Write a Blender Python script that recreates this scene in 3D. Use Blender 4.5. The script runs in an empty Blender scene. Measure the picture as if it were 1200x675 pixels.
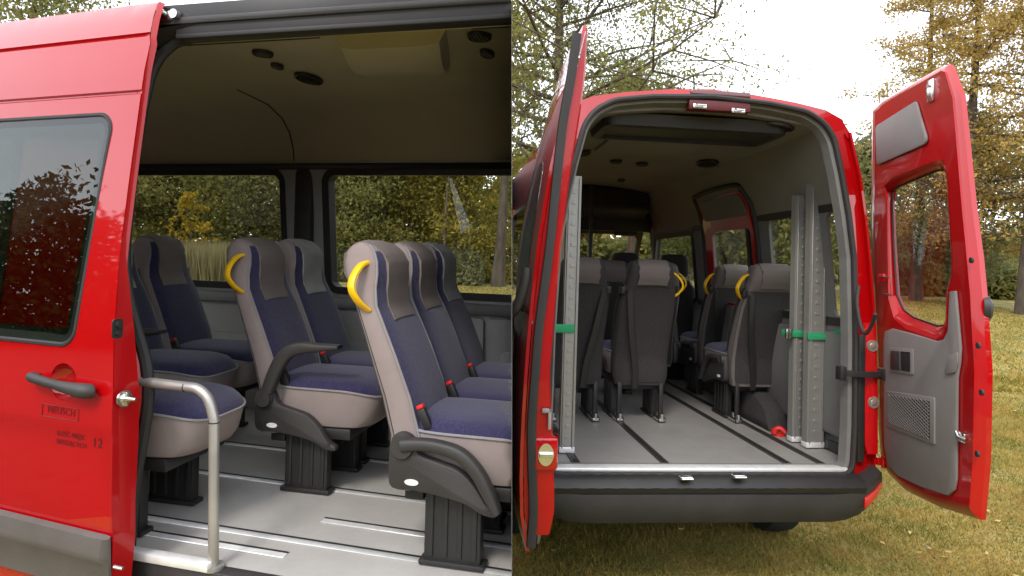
import bpy, bmesh, math, random
import numpy as np
from mathutils import Vector, Matrix, geometry
R = math.radians
sc = bpy.context.scene
COL = sc.collection
# ------------------------------------------------------------------ camera, sky, sun, exposure
FPX = 750.0
EYE = Vector((0, 0, 1.75))
cam = bpy.data.cameras.new('camera'); camo = bpy.data.objects.new('camera', cam); COL.objects.link(camo)
cam.sensor_width = 36; cam.lens = 36 * FPX / 1200; cam.clip_start = 0.05; cam.clip_end = 2000
PY0 = 289.0
cam.shift_y = -(337.5 - PY0) / 1200
CR = Matrix.Rotation(R(90), 4, 'X') @ Matrix.Rotation(R(1.6), 4, 'Z')
camo.matrix_world = Matrix.Translation(EYE) @ CR
sc.camera = camo
w = bpy.data.worlds.new('World'); sc.world = w; w.use_nodes = True
nt = w.node_tree; nt.nodes.clear()
out = nt.nodes.new('ShaderNodeOutputWorld')
sky = nt.nodes.new('ShaderNodeTexSky'); sky.sky_type = 'NISHITA'; sky.sun_disc = False
sky.sun_elevation = R(48); sky.sun_rotation = R(200)
b1 = nt.nodes.new('ShaderNodeBackground'); b1.inputs[1].default_value = 0.06
nt.links.new(sky.outputs[0], b1.inputs[0])
b2 = nt.nodes.new('ShaderNodeBackground'); b2.inputs[1].default_value = 0.95
tc = nt.nodes.new('ShaderNodeTexCoord'); nz = nt.nodes.new('ShaderNodeTexNoise'); nz.inputs['Scale'].default_value = 2.2
nz.inputs['Detail'].default_value = 5
cr = nt.nodes.new('ShaderNodeValToRGB')
cr.color_ramp.elements[0].position = .3; cr.color_ramp.elements[0].color = (.86, .86, .87, 1)
cr.color_ramp.elements[1].position = .7; cr.color_ramp.elements[1].color = (1, .99, .985, 1)
nt.links.new(tc.outputs['Generated'], nz.inputs['Vector']); nt.links.new(nz.outputs[0], cr.inputs[0]); nt.links.new(cr.outputs[0], b2.inputs[0])
ad = nt.nodes.new('ShaderNodeAddShader'); nt.links.new(b1.outputs[0], ad.inputs[0]); nt.links.new(b2.outputs[0], ad.inputs[1])
nt.links.new(ad.outputs[0], out.inputs[0])
sl = bpy.data.lights.new('sun', 'SUN'); sl.energy = 0.9; sl.angle = R(14); sl.color = (1, .95, .87)
so = bpy.data.objects.new('sun', sl); COL.objects.link(so)
_el, _az = R(48), R(200)
so.rotation_euler = Vector((-math.sin(_az) * math.cos(_el), -math.cos(_az) * math.cos(_el), -math.sin(_el))).to_track_quat('-Z', 'Y').to_euler()
sc.view_settings.view_transform = 'Standard'; sc.view_settings.look = 'None'
sc.view_settings.exposure = 1.15; sc.view_settings.gamma = 1
sc.view_settings.use_curve_mapping = False
sc.render.engine = 'CYCLES'
sc.cycles.use_denoising = True
sc.cycles.max_bounces = 8; sc.cycles.transparent_max_bounces = 24; sc.cycles.diffuse_bounces = 4
sc.cycles.caustics_reflective = False; sc.cycles.caustics_refractive = False

# ------------------------------------------------------------------ helpers
rnd = random.Random(7)
def link(o): COL.objects.link(o); return o
def tag(o, label=None, cat=None, group=None, kind=None):
    if label: o['label'] = label
    if cat: o['category'] = cat
    if group: o['group'] = group
    if kind: o['kind'] = kind
    return o
def empty(name, M=None, parent=None):
    o = link(bpy.data.objects.new(name, None)); o.empty_display_size = .2
    if parent: o.parent = parent
    if M is not None: o.matrix_local = M
    return o
def obj(name, bm, mats, parent=None, M=None, smooth=40):
    me = bpy.data.meshes.new(name)
    if isinstance(bm, bmesh.types.BMesh):
        bmesh.ops.recalc_face_normals(bm, faces=bm.faces)
        bm.to_mesh(me); bm.free()
    else: me = bm
    if not isinstance(mats, (list, tuple)): mats = [mats]
    for m in mats: me.materials.append(m)
    if smooth:
        me.polygons.foreach_set('use_smooth', [True] * len(me.polygons))
        me.set_sharp_from_angle(angle=R(smooth))
    o = link(bpy.data.objects.new(name, me))
    if parent: o.parent = parent
    if M is not None: o.matrix_local = M
    return o
def frame(x, y, ang, z=0, tiltM=None):
    M = Matrix.Translation((x, y, z)) @ Matrix.Rotation(R(ang), 4, 'Z')
    return M @ tiltM if tiltM is not None else M
def hit(M, px, py, axis, val):
    """where the line of sight through a photo pixel meets the surface  axis = val(z)  in frame M"""
    Mi = M.inverted()
    d = CR.to_3x3() @ Vector(((px - 600) / FPX, -(py - PY0) / FPX, -1))
    o = Mi @ EYE; d = Mi.to_3x3() @ d
    v = val if not callable(val) else val(1.5)
    for _ in range(25 if callable(val) else 1):
        t = (v - o[axis]) / d[axis]; p = o + d * t
        if callable(val): v = val(p.z)
    return p
def rpoly(pts, r, seg=6):
    n = len(pts); res = []
    rs = r if isinstance(r, (list, tuple)) else [r] * n
    for i in range(n):
        p = Vector(pts[i]); a = Vector(pts[i - 1]); b = Vector(pts[(i + 1) % n])
        da = (a - p); db = (b - p); la, lb = da.length, db.length; da.normalize(); db.normalize()
        ang = da.angle(db); rr = rs[i]
        if rr <= 0 or ang > 3.1: res.append(tuple(p)); continue
        t = min(rr / math.tan(ang / 2), la * .45, lb * .45); rr = t * math.tan(ang / 2)
        c = p + (da + db).normalized() * (rr / math.sin(ang / 2))
        s = p + da * t; e = p + db * t
        a0 = math.atan2(s.y - c.y, s.x - c.x); a1 = math.atan2(e.y - c.y, e.x - c.x)
        d = (a1 - a0 + math.pi) % (2 * math.pi) - math.pi
        for k in range(seg + 1):
            q = a0 + d * k / seg; res.append((c.x + rr * math.cos(q), c.y + rr * math.sin(q)))
    return res
def catmull(P, n=6, closed=False):
    P = [Vector(p) for p in P]; m = len(P); res = []
    rng = range(m) if closed else range(m - 1)
    for i in rng:
        p0 = P[i - 1] if (closed or i > 0) else P[0]; p1 = P[i]; p2 = P[(i + 1) % m]; p3 = P[(i + 2) % m] if (closed or i + 2 < m) else P[-1]
        for k in range(n):
            t = k / n
            res.append(.5 * ((2 * p1) + (-p0 + p2) * t + (2 * p0 - 5 * p1 + 4 * p2 - p3) * t * t + (-p0 + 3 * p1 - 3 * p2 + p3) * t ** 3))
    if not closed: res.append(P[-1])
    return res
def inside(p, poly):
    x, y = p; c = False; n = len(poly); j = n - 1
    for i in range(n):
        xi, yi = poly[i][0], poly[i][1]; xj, yj = poly[j][0], poly[j][1]
        if (yi > y) != (yj > y) and x < (xj - xi) * (y - yi) / (yj - yi) + xi: c = not c
        j = i
    return c
def segdist(p, poly):
    best = 9; n = len(poly); x, y = p
    for i in range(n):
        ax, ay = poly[i - 1][0], poly[i - 1][1]; bx, by = poly[i][0], poly[i][1]
        dx, dy = bx - ax, by - ay; L = dx * dx + dy * dy
        t = 0 if L == 0 else max(0, min(1, ((x - ax) * dx + (y - ay) * dy) / L))
        best = min(best, (ax + dx * t - x) ** 2 + (ay + dy * t - y) ** 2)
    return math.sqrt(best)
def densify(poly, step):
    res = []; n = len(poly)
    for i in range(n):
        a = Vector(poly[i][:2]); b = Vector(poly[(i + 1) % n][:2]); k = max(1, int((b - a).length / step))
        for j in range(k): res.append(tuple(a + (b - a) * j / k))
    return res
def sheet(bm, outer, holes=(), res=.12, f3=None, rows=(), off=None, mi=0):
    """a plate cut from a flat outline with holes, bent by f3(u,v), given thickness by off (vector)"""
    f3 = f3 or (lambda u, v: (u, 0, v))
    outer = densify(outer, res); holes = [densify(h, res) for h in holes]
    V = []; E = []
    for lp in [outer] + holes:
        s = len(V); V += [Vector(p) for p in lp]; E += [(s + i, s + (i + 1) % len(lp)) for i in range(len(lp))]
    xs = [p[0] for p in outer]; ys = [p[1] for p in outer]
    vs = list(np.arange(min(ys) + res / 2, max(ys), res)) if res < 5 else []
    vs = [v for v in vs if all(abs(v - r_) > .02 for r_ in rows)] + list(rows)
    for v in vs:
        tol = res * .25 if v not in rows else .004
        for u in np.arange(min(xs) + res / 2, max(xs), res):
            p = (u, v)
            if not inside(p, outer) or segdist(p, outer) < tol: continue
            if any(inside(p, h) or segdist(p, h) < tol for h in holes): continue
            V.append(Vector(p))
    vo, eo, fo, _, _, _ = geometry.delaunay_2d_cdt(V, E, [], 0, 1e-6)
    base = [bm.verts.new(f3(v.x, v.y)) for v in vo]
    back = None
    if off is not None:
        offf = off if callable(off) else (lambda u, v: off)
        back = [bm.verts.new(Vector(f3(v.x, v.y)) + Vector(offf(v.x, v.y))) for v in vo]
    ec = {}
    for f in fo:
        c = sum((vo[i] for i in f), Vector((0, 0))) / len(f)
        if not inside(c, outer) or any(inside(c, h) for h in holes): continue
        nf = bm.faces.new([base[i] for i in f]); nf.material_index = mi
        if back:
            nf = bm.faces.new([back[i] for i in reversed(f)]); nf.material_index = mi
        for i in range(len(f)):
            e = (f[i], f[(i + 1) % len(f)]); ec[e] = 1
    if back:
        for (a, b) in ec:
            if (b, a) not in ec:
                nf = bm.faces.new([base[b], base[a], back[a], back[b]]); nf.material_index = mi
    for v in [v for v in bm.verts if not v.link_faces]: bm.verts.remove(v)
def box(bm, lo, hi, bev=0, M=None, mi=0, seg=2):
    lo = Vector(lo); hi = Vector(hi)
    r = bmesh.ops.create_cube(bm, size=1, matrix=(M or Matrix()) @ Matrix.Translation((lo + hi) / 2) @ Matrix.Diagonal((*(hi - lo), 1)))
    vs = r['verts']; fs = set(f for v in vs for f in v.link_faces)
    for f in fs: f.material_index = mi
    if bev:
        es = list(set(e for v in vs for e in v.link_edges))
        bmesh.ops.bevel(bm, geom=es, offset=bev, segments=seg, affect='EDGES', profile=.5)
def tube(bm, pts, r, seg=10, closed=False, flat=None, mi=0, up=None):
    """round (or flattened: flat=(a,b) half sizes) bar along pts; r may be a list"""
    P = [Vector(p) for p in pts]; n = len(P)
    if n < 2: return
    rr = r if isinstance(r, (list, tuple)) else [r] * n
    rings = []; ref = None
    for i in range(n):
        if closed: t = P[(i + 1) % n] - P[i - 1]
        else: t = P[min(i + 1, n - 1)] - P[max(i - 1, 0)]
        t.normalize()
        if up is not None: a = Vector(up) - t * t.dot(Vector(up))
        elif ref is None: a = (Vector((0, 0, 1)) if abs(t.z) < .9 else Vector((1, 0, 0))); a = a - t * t.dot(a)
        else: a = ref - t * t.dot(ref)
        a.normalize(); ref = a; b = t.cross(a)
        ring = []
        for k in range(seg):
            q = 2 * math.pi * k / seg; ca, sa = math.cos(q), math.sin(q)
            if flat:
                e = .45; ca = math.copysign(abs(ca) ** e, ca) * flat[0]; sa = math.copysign(abs(sa) ** e, sa) * flat[1]
                ring.append(bm.verts.new(P[i] + (a * ca + b * sa) * rr[i]))
            else: ring.append(bm.verts.new(P[i] + (a * ca + b * sa) * rr[i]))
        rings.append(ring)
    for i in range(n if closed else n - 1):
        A, B = rings[i], rings[(i + 1) % n]
        for k in range(seg):
            f = bm.faces.new((A[k], A[(k + 1) % seg], B[(k + 1) % seg], B[k])); f.material_index = mi
    if not closed:
        f = bm.faces.new(list(reversed(rings[0]))); f.material_index = mi
        f = bm.faces.new(rings[-1]); f.material_index = mi
def loft(bm, loops, caps=True, closed=True, mif=None):
    rings = [[bm.verts.new(p) for p in l] for l in loops]
    for i in range(len(rings) - 1):
        A, B = rings[i], rings[i + 1]; n = len(A)
        for k in range(n if closed else n - 1):
            f = bm.faces.new((A[k], A[(k + 1) % n], B[(k + 1) % n], B[k]))
            if mif: f.material_index = mif(i, k)
    if caps:
        f = bm.faces.new(list(reversed(rings[0])));  f2 = bm.faces.new(rings[-1])
        if mif: f.material_index = mif(0, -1); f2.material_index = mif(len(rings) - 1, -1)
def plate(bm, poly, y0, y1, bev=.006, mi=0, f=None):
    """outline in (x,z) extruded between y0 and y1 with softened rims"""
    f = f or (lambda x, y, z: (x, y, z))
    c = Vector((sum(p[0] for p in poly) / len(poly), sum(p[1] for p in poly) / len(poly)))
    def ins(d):
        out_ = []; n = len(poly)
        area = sum(poly[i - 1][0] * poly[i][1] - poly[i][0] * poly[i - 1][1] for i in range(n))
        sg = 1 if area > 0 else -1
        for i in range(n):
            a = Vector(poly[i - 1][:2]); p = Vector(poly[i][:2]); b = Vector(poly[(i + 1) % n][:2])
            t = (b - a); t = t.normalized() if t.length > 1e-9 else Vector((1, 0)); nn = Vector((-t.y, t.x)) * sg
            out_.append(p + nn * d)
        return out_
    s = 1 if y1 > y0 else -1
    L = []
    for (d, y) in ((bev, y0), (bev * .3, y0 + s * bev * .3), (0, y0 + s * bev), (0, y1 - s * bev), (bev * .3, y1 - s * bev * .3), (bev, y1)):
        L.append([f(p.x, y, p.y) for p in ins(d)])
    loft(bm, L, mif=(lambda i, k: mi))
def disc(bm, c, n, r, h, seg=24, ry=None, mi=0, r2=None):
    q = Vector(n).to_track_quat('Z', 'Y').to_matrix().to_4x4()
    M = Matrix.Translation(c) @ q @ Matrix.Diagonal((1, (ry or r) / r, 1, 1)) @ Matrix.Translation((0, 0, h / 2))
    rr = bmesh.ops.create_cone(bm, cap_ends=True, segments=seg, radius1=r, radius2=r if r2 is None else r2, depth=h, matrix=M)
    for v in rr['verts']:
        for f in v.link_faces: f.material_index = mi
NB = bmesh.new

# ------------------------------------------------------------------ materials
def mat(name, col, rough=.6, metal=0, var=.12, scale=8, bump=0, bscale=60, coat=0, coat_ior=1.5, spec=.5, trans=0, col2=None, sheen=0, emit=None, stretch=None):
    m = bpy.data.materials.new(name); m.use_nodes = True; n = m.node_tree; p = n.nodes['Principled BSDF']
    p.inputs['Roughness'].default_value = rough; p.inputs['Metallic'].default_value = metal
    p.inputs['Specular IOR Level'].default_value = spec
    tcn = n.nodes.new('ShaderNodeTexCoord'); mp = n.nodes.new('ShaderNodeMapping'); n.links.new(tcn.outputs['Object'], mp.inputs[0])
    if stretch: mp.inputs['Scale'].default_value = stretch
    no = n.nodes.new('ShaderNodeTexNoise'); no.inputs['Scale'].default_value = scale; no.inputs['Detail'].default_value = 13 if name.startswith('vinyl') else 6; no.inputs['Roughness'].default_value = .78 if name.startswith('vinyl') else .5
    n.links.new(mp.outputs[0], no.inputs['Vector'])
    ra = n.nodes.new('ShaderNodeValToRGB'); c2 = col2 or tuple(min(1, c * (1 + var)) for c in col); c1 = col if col2 else tuple(c * (1 - var) for c in col)
    ra.color_ramp.elements[0].position = .32; ra.color_ramp.elements[1].position = .68
    ra.color_ramp.elements[0].color = (*c1, 1); ra.color_ramp.elements[1].color = (*c2, 1)
    n.links.new(no.outputs[0], ra.inputs[0]); n.links.new(ra.outputs[0], p.inputs['Base Color'])
    if bump:
        n2 = n.nodes.new('ShaderNodeTexNoise'); n2.inputs['Scale'].default_value = bscale; n2.inputs['Detail'].default_value = 3
        n.links.new(mp.outputs[0], n2.inputs['Vector'])
        bp = n.nodes.new('ShaderNodeBump'); bp.inputs['Strength'].default_value = bump; bp.inputs['Distance'].default_value = .01
        n.links.new(n2.outputs[0], bp.inputs['Height']); n.links.new(bp.outputs[0], p.inputs['Normal'])
    if coat:
        p.inputs['Coat Weight'].default_value = coat; p.inputs['Coat IOR'].default_value = coat_ior; p.inputs['Coat Roughness'].default_value = .03
    if sheen: p.inputs['Sheen Weight'].default_value = sheen
    return m
def glass(name, tint, r0=.04):
    m = bpy.data.materials.new(name); m.use_nodes = True; n = m.node_tree; n.nodes.clear()
    o = n.nodes.new('ShaderNodeOutputMaterial'); mx = n.nodes.new('ShaderNodeMixShader'); t = n.nodes.new('ShaderNodeBsdfTransparent'); g = n.nodes.new('ShaderNodeBsdfGlossy')
    t.inputs[0].default_value = (*tint, 1); g.inputs['Roughness'].default_value = .0
    ge = n.nodes.new('ShaderNodeNewGeometry'); dt = n.nodes.new('ShaderNodeVectorMath'); dt.operation = 'DOT_PRODUCT'
    n.links.new(ge.outputs['Normal'], dt.inputs[0]); n.links.new(ge.outputs['Incoming'], dt.inputs[1])
    def mth(op, a, b=None):
        q = n.nodes.new('ShaderNodeMath'); q.operation = op
        for k, v in enumerate((a, b)):
            if v is None: continue
            if hasattr(v, 'links'): n.links.new(v, q.inputs[k])
            else: q.inputs[k].default_value = v
        return q.outputs[0]
    c = mth('ABSOLUTE', dt.outputs['Value']); p = mth('POWER', mth('SUBTRACT', 1.0, c), 5.0); f = mth('ADD', mth('MULTIPLY', p, 1 - r0), r0)
    n.links.new(f, mx.inputs[0]); n.links.new(t.outputs[0], mx.inputs[1]); n.links.new(g.outputs[0], mx.inputs[2]); n.links.new(mx.outputs[0], o.inputs[0])
    return m
def leafmat(name, cols, tr=.5, ns=.55):
    m = bpy.data.materials.new(name); m.use_nodes = True; n = m.node_tree; n.nodes.clear()
    o = n.nodes.new('ShaderNodeOutputMaterial'); mx = n.nodes.new('ShaderNodeMixShader'); d = n.nodes.new('ShaderNodeBsdfDiffuse'); t = n.nodes.new('ShaderNodeBsdfTranslucent')
    ge = n.nodes.new('ShaderNodeNewGeometry'); tcn = n.nodes.new('ShaderNodeTexCoord'); no = n.nodes.new('ShaderNodeTexNoise'); no.inputs['Scale'].default_value = ns; no.inputs['Detail'].default_value = 3 if ns < 1 else 8
    n.links.new(tcn.outputs['Object'], no.inputs['Vector'])
    ma = n.nodes.new('ShaderNodeMath'); ma.operation = 'MULTIPLY_ADD'; ma.inputs[1].default_value = .55; n.links.new(ge.outputs['Random Per Island'], ma.inputs[0])
    m2 = n.nodes.new('ShaderNodeMath'); m2.operation = 'MULTIPLY_ADD'; m2.inputs[1].default_value = 1.5; m2.inputs[2].default_value = -.52; n.links.new(no.outputs[0], m2.inputs[0])
    n.links.new(m2.outputs[0], ma.inputs[2])
    ra = n.nodes.new('ShaderNodeValToRGB'); el = ra.color_ramp.elements
    while len(el) < len(cols): el.new(.5)
    for i, c in enumerate(cols): el[i].position = i / (len(cols) - 1); el[i].color = (*c, 1)
    n.links.new(ma.outputs[0], ra.inputs[0]); n.links.new(ra.outputs[0], d.inputs[0]); n.links.new(ra.outputs[0], t.inputs[0])
    mx.inputs[0].default_value = tr; n.links.new(d.outputs[0], mx.inputs[1]); n.links.new(t.outputs[0], mx.inputs[2]); n.links.new(mx.outputs[0], o.inputs[0])
    return m
RED = mat('red_paint', (.40, .0015, .003), .4, var=.03, scale=1.5, coat=1, coat_ior=1.68, spec=.05)
REDM = mat('red_paint_inner', (.36, .0015, .003), .4, var=.08, scale=3, coat=.6, coat_ior=1.5, spec=.2)
BLACKP = mat('black_plastic', (.018, .017, .016), .5, bump=.1, bscale=300)
RUB = mat('rubber', (.022, .020, .019), .65)
DGREY = mat('dark_grey_plastic', (.034, .031, .029), .55, bump=.15, bscale=250)
TRIM = mat('side_moulding', (.10, .088, .078), .6, bump=.2, bscale=300)
LIN = mat('lining', (.45, .405, .32), .75, var=.05, scale=3, bump=.08, bscale=120)
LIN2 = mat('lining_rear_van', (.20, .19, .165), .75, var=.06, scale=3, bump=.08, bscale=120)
WALLG = mat('wall_panel_grey', (.36, .35, .335), .7, var=.08, scale=4, bump=.1, bscale=200)
LEDGE = mat('ledge_grey', (.25, .245, .235), .65)
PANEL = mat('door_panel_grey', (.205, .185, .175), .75, var=.05, bump=.12, bscale=220)
FLOOR = mat('vinyl_floor', (.36, .34, .315), .42, var=.10, scale=2.5, bump=.12, bscale=180, col2=(.27, .25, .23))
ALU = mat('aluminium', (.86, .85, .83), .35, .35, var=.08, scale=20, bump=.05)
ALUW = mat('worn_aluminium', (.33, .32, .295), .45, .45, var=.12, scale=5, bump=.08, bscale=160, stretch=(1, 1, .15))
CHROME = mat('zinc', (.75, .74, .70), .25, 1)
POLE = mat('silver_paint_tube', (.40, .375, .345), .38, .55)
BLUE = mat('blue_fabric', (.023, .019, .064), .95, var=.35, scale=110, bump=.4, bscale=300, sheen=.2, stretch=(1, 1, .5))
TAUPE = mat('taupe_fabric', (.255, .205, .19), .9, var=.08, bump=.2, bscale=500)
TAUPE2 = mat('taupe_cover', (.17, .14, .125), .85, var=.08, bump=.15, bscale=350)
PALE = mat('pale_cover', (.30, .29, .28), .85, var=.10, scale=14, bump=.25, bscale=60)
CHAR = mat('charcoal_fabric', (.033, .029, .028), .95, var=.2, scale=80, bump=.3, bscale=500)
PIPE = mat('piping', (.24, .225, .225), .8)
YEL = mat('yellow_plastic', (.85, .48, .01), .35)
REDP = mat('red_plastic', (.65, .02, .015), .4)
GREEN = mat('green_strap', (.02, .30, .12), .7, bump=.2, bscale=200, stretch=(1, 1, 6))
WHITE = mat('white', (.75, .74, .7), .5)
TXT = mat('dark_lettering', (.06, .004, .005), .6)
TXT2 = mat('faint_lettering', (.13, .004, .005), .5)
LAMPR = mat('red_lens', (.55, .006, .008), .12, coat=1)
REFL = mat('red_reflector', (.60, .01, .015), .15, coat=1, bump=.3, bscale=300)
LENS = mat('clear_lens', (.42, .33, .28), .15, .5, coat=1)
TYRE = mat('tyre', (.02, .02, .02), .85)
BARK = mat('bark', (.085, .066, .05), .95, var=.4, scale=6, bump=.8, bscale=14, stretch=(1, 1, .3))
GCLEAR = glass('clear_glass', (.93, .945, .92), .035)
GTINT = glass('tinted_glass', (.50, .56, .50), .085)
NET = mat('net', (.03, .03, .03), .8)
def ground_mat():
    m = bpy.data.materials.new('lawn'); m.use_nodes = True; n = m.node_tree; p = n.nodes['Principled BSDF']; p.inputs['Roughness'].default_value = .95
    g = n.nodes.new('ShaderNodeTexCoord'); a = n.nodes.new('ShaderNodeTexNoise'); a.inputs['Scale'].default_value = 1.1; a.inputs['Detail'].default_value = 9; a.inputs['Roughness'].default_value = .7
    b = n.nodes.new('ShaderNodeTexNoise'); b.inputs['Scale'].default_value = 45; b.inputs['Detail'].default_value = 4
    n.links.new(g.outputs['Object'], a.inputs[0]); n.links.new(g.outputs['Object'], b.inputs[0])
    ad = n.nodes.new('ShaderNodeMath'); ad.operation = 'MULTIPLY_ADD'; ad.inputs[1].default_value = .5; n.links.new(b.outputs[0], ad.inputs[0]); n.links.new(a.outputs[0], ad.inputs[2])
    ra = n.nodes.new('ShaderNodeValToRGB'); el = ra.color_ramp.elements
    el[0].position = .5; el[0].color = (.07, .075, .018, 1); el[1].position = .95; el[1].color = (.36, .26, .09, 1)
    e = el.new(.68); e.color = (.20, .18, .045, 1); e = el.new(.8); e.color = (.30, .25, .07, 1)
    n.links.new(ad.outputs[0], ra.inputs[0]); n.links.new(ra.outputs[0], p.inputs['Base Color'])
    bp = n.nodes.new('ShaderNodeBump'); bp.inputs['Strength'].default_value = .8; bp.inputs['Distance'].default_value = .05
    n.links.new(b.outputs[0], bp.inputs['Height']); n.links.new(bp.outputs[0], p.inputs['Normal'])
    return m
LAWN = ground_mat()

# ------------------------------------------------------------------ ground and vegetation
bm = NB()
L = [i for i in (-400, -120, -60, -30, -15, -8, -4, 0, 4, 8, 15, 30, 60, 120, 400)]
vv = {(x, y): bm.verts.new((x, y, 0)) for x in L for y in L}
for i in range(len(L) - 1):
    for j in range(len(L) - 1):
        bm.faces.new((vv[L[i], L[j]], vv[L[i + 1], L[j]], vv[L[i + 1], L[j + 1]], vv[L[i], L[j + 1]]))
g = obj('ground', bm, LAWN, smooth=0); tag(g, kind='structure')

rng = np.random.default_rng(11)
def tri_mesh(name, V, F, mats, parent=None):
    me = bpy.data.meshes.new(name); nf, k = F.shape
    me.vertices.add(len(V)); me.vertices.foreach_set('co', V.astype(np.float32).ravel())
    me.loops.add(nf * k); me.loops.foreach_set('vertex_index', F.astype(np.int32).ravel())
    me.polygons.add(nf); me.polygons.foreach_set('loop_start', np.arange(0, nf * k, k, dtype=np.int32)); me.polygons.foreach_set('loop_total', np.full(nf, k, dtype=np.int32))
    me.update(calc_edges=True); me.materials.append(mats)
    o = link(bpy.data.objects.new(name, me)); o.parent = parent
    return o
def leaf_quads(C, size, flat=.0):
    n = len(C); a = rng.normal(size=(n, 3)); a /= np.linalg.norm(a, axis=1)[:, None]
    b = rng.normal(size=(n, 3)); b -= a * (a * b).sum(1)[:, None]; b /= np.linalg.norm(b, axis=1)[:, None]
    s = size * rng.uniform(.6, 1.3, (n, 1)); a = a * s; b = b * s * .55
    V = np.stack([C - a, C + b, C + a, C - b], 1).reshape(-1, 3); F = np.arange(4 * n).reshape(n, 4)
    return V, F
BL = mat('grass_blade', (.15, .14, .035), .9, var=.3)
BL = leafmat('grass_blades', [(.09, .11, .02), (.17, .17, .035), (.30, .24, .06), (.42, .29, .085), (.30, .18, .06)], .25, 2.6)
def blades(name, n, x0, x1, y0, y1, h, wdt, keep=None):
    x = rng.uniform(x0, x1, n); y = y0 + (y1 - y0) * rng.uniform(0, 1, n) ** 1.4
    cl = np.sin(x * 3.1 + np.sin(y * 2.3) * 2) * np.sin(y * 3.7 + np.sin(x * 1.9)) * .5 + .5
    hh = h * rng.uniform(.4, 1.2, n) * (.55 + .7 * cl)
    q = rng.uniform(0, 2 * np.pi, n); ln = rng.normal(0, .7, (n, 2)) * hh[:, None]
    c = np.stack([x, y, np.zeros(n)], 1); t = np.stack([np.cos(q), np.sin(q), np.zeros(n)], 1) * wdt
    top = c + np.stack([ln[:, 0], ln[:, 1], hh], 1)
    V = np.stack([c - t, c + t, top], 1).reshape(-1, 3); F = np.arange(3 * n).reshape(n, 3)
    o = tri_mesh(name, V, F, BL); tag(o, 'short autumn lawn grass, green and straw yellow', 'grass', kind='stuff'); return o
blades('lawn_grass', 230000, -.2, 6, 2.6, 9, .036, .0032)
blades('lawn_grass', 90000, -3, 18, 8.5, 27, .07, .012)
blades('lawn_grass', 60000, 5.6, 13, 5.2, 9.6, .045, .006)

def tree(x, y, h, cr, z0, tr, nl, leaf, lm, label, group=None, limbs=16, droop=0, name='tree', cat='tree', dens=.45, top=.35, lean=0, bare=0):
    root = empty(name, Matrix.Translation((x, y, 0))); tag(root, label, cat, group)
    bm = NB(); tp = []
    for i in range(9):
        t = i / 8; tp.append(Vector((lean * t * h + .12 * math.sin(t * 5 + x), .12 * math.cos(t * 4 + y), h * .97 * t)))
    tube(bm, tp, [tr * (1.25 if i == 0 else 1 - .88 * i / 8) for i in range(9)], 9)
    cen = []
    for k in range(limbs):
        t = (z0 / h) + (1 - z0 / h) * (k + .5) / limbs * .98
        i = min(7, int(t * 8)); b = tp[i].lerp(tp[i + 1], t * 8 - i)
        q = k * 2.4 + rnd.uniform(-.5, .5); prof = (1 - top) * math.sin(math.pi * min(1, (t * h - z0) / (h - z0) * .8 + .22)) + top * (1 - t) * 1.4
        ln = cr * max(.25, prof) * rnd.uniform(.75, 1.15)
        d = Vector((math.cos(q), math.sin(q), rnd.uniform(.15, .6) - droop))
        pts = [b]
        for s in range(1, 5):
            pts.append(b + d * ln * s / 4 + Vector((rnd.uniform(-.1, .1), rnd.uniform(-.1, .1), -droop * .25 * s + .05 * s * rnd.random())) * ln * .35)
        r0 = max(.012, tr * .38 * (1 - t * .75)); tube(bm, pts, [r0 * (1 - .2 * s) for s in range(5)], 5)
        for s in range(1, 5):
            for _ in range(3):
                e = pts[s] + Vector((rnd.gauss(0, 1), rnd.gauss(0, 1), rnd.gauss(.1, .7))) * ln * .26
                tube(bm, [pts[s], pts[s].lerp(e, .5) + Vector((0, 0, .04)), e], [r0 * .35, r0 * .25, r0 * .1], 4)
                if rnd.random() > bare: cen += [e, pts[s].lerp(e, .6)]
    obj('trunk', bm, BARK, root)
    C = np.array([tuple(c) for c in cen]); k = rng.integers(0, len(C), nl)
    P = C[k] + rng.normal(size=(nl, 3)) * np.array([dens, dens, dens * .6]) * cr * .22
    V, F = leaf_quads(P, leaf); tri_mesh('crown', V, F, lm, root)
    return root
L_OLIVE = leafmat('leaf_olive', [(.12, .13, .045), (.19, .195, .065), (.26, .245, .08), (.34, .28, .09)])
L_GREEN = leafmat('leaf_green', [(.09, .115, .045), (.13, .16, .055), (.19, .205, .065), (.27, .26, .08)])
L_YEL = leafmat('leaf_yellow', [(.13, .14, .04), (.24, .22, .055), (.36, .29, .06), (.46, .33, .07)])
L_ORA = leafmat('leaf_orange', [(.24, .20, .07), (.36, .27, .085), (.48, .33, .10), (.56, .36, .11)])
L_PALE = leafmat('leaf_pale', [(.10, .11, .05), (.17, .18, .09), (.24, .24, .12), (.30, .27, .12)])
L_REED = leafmat('reed', [(.12, .10, .05), (.21, .18, .09), (.28, .24, .13), (.16, .17, .07)])

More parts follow.
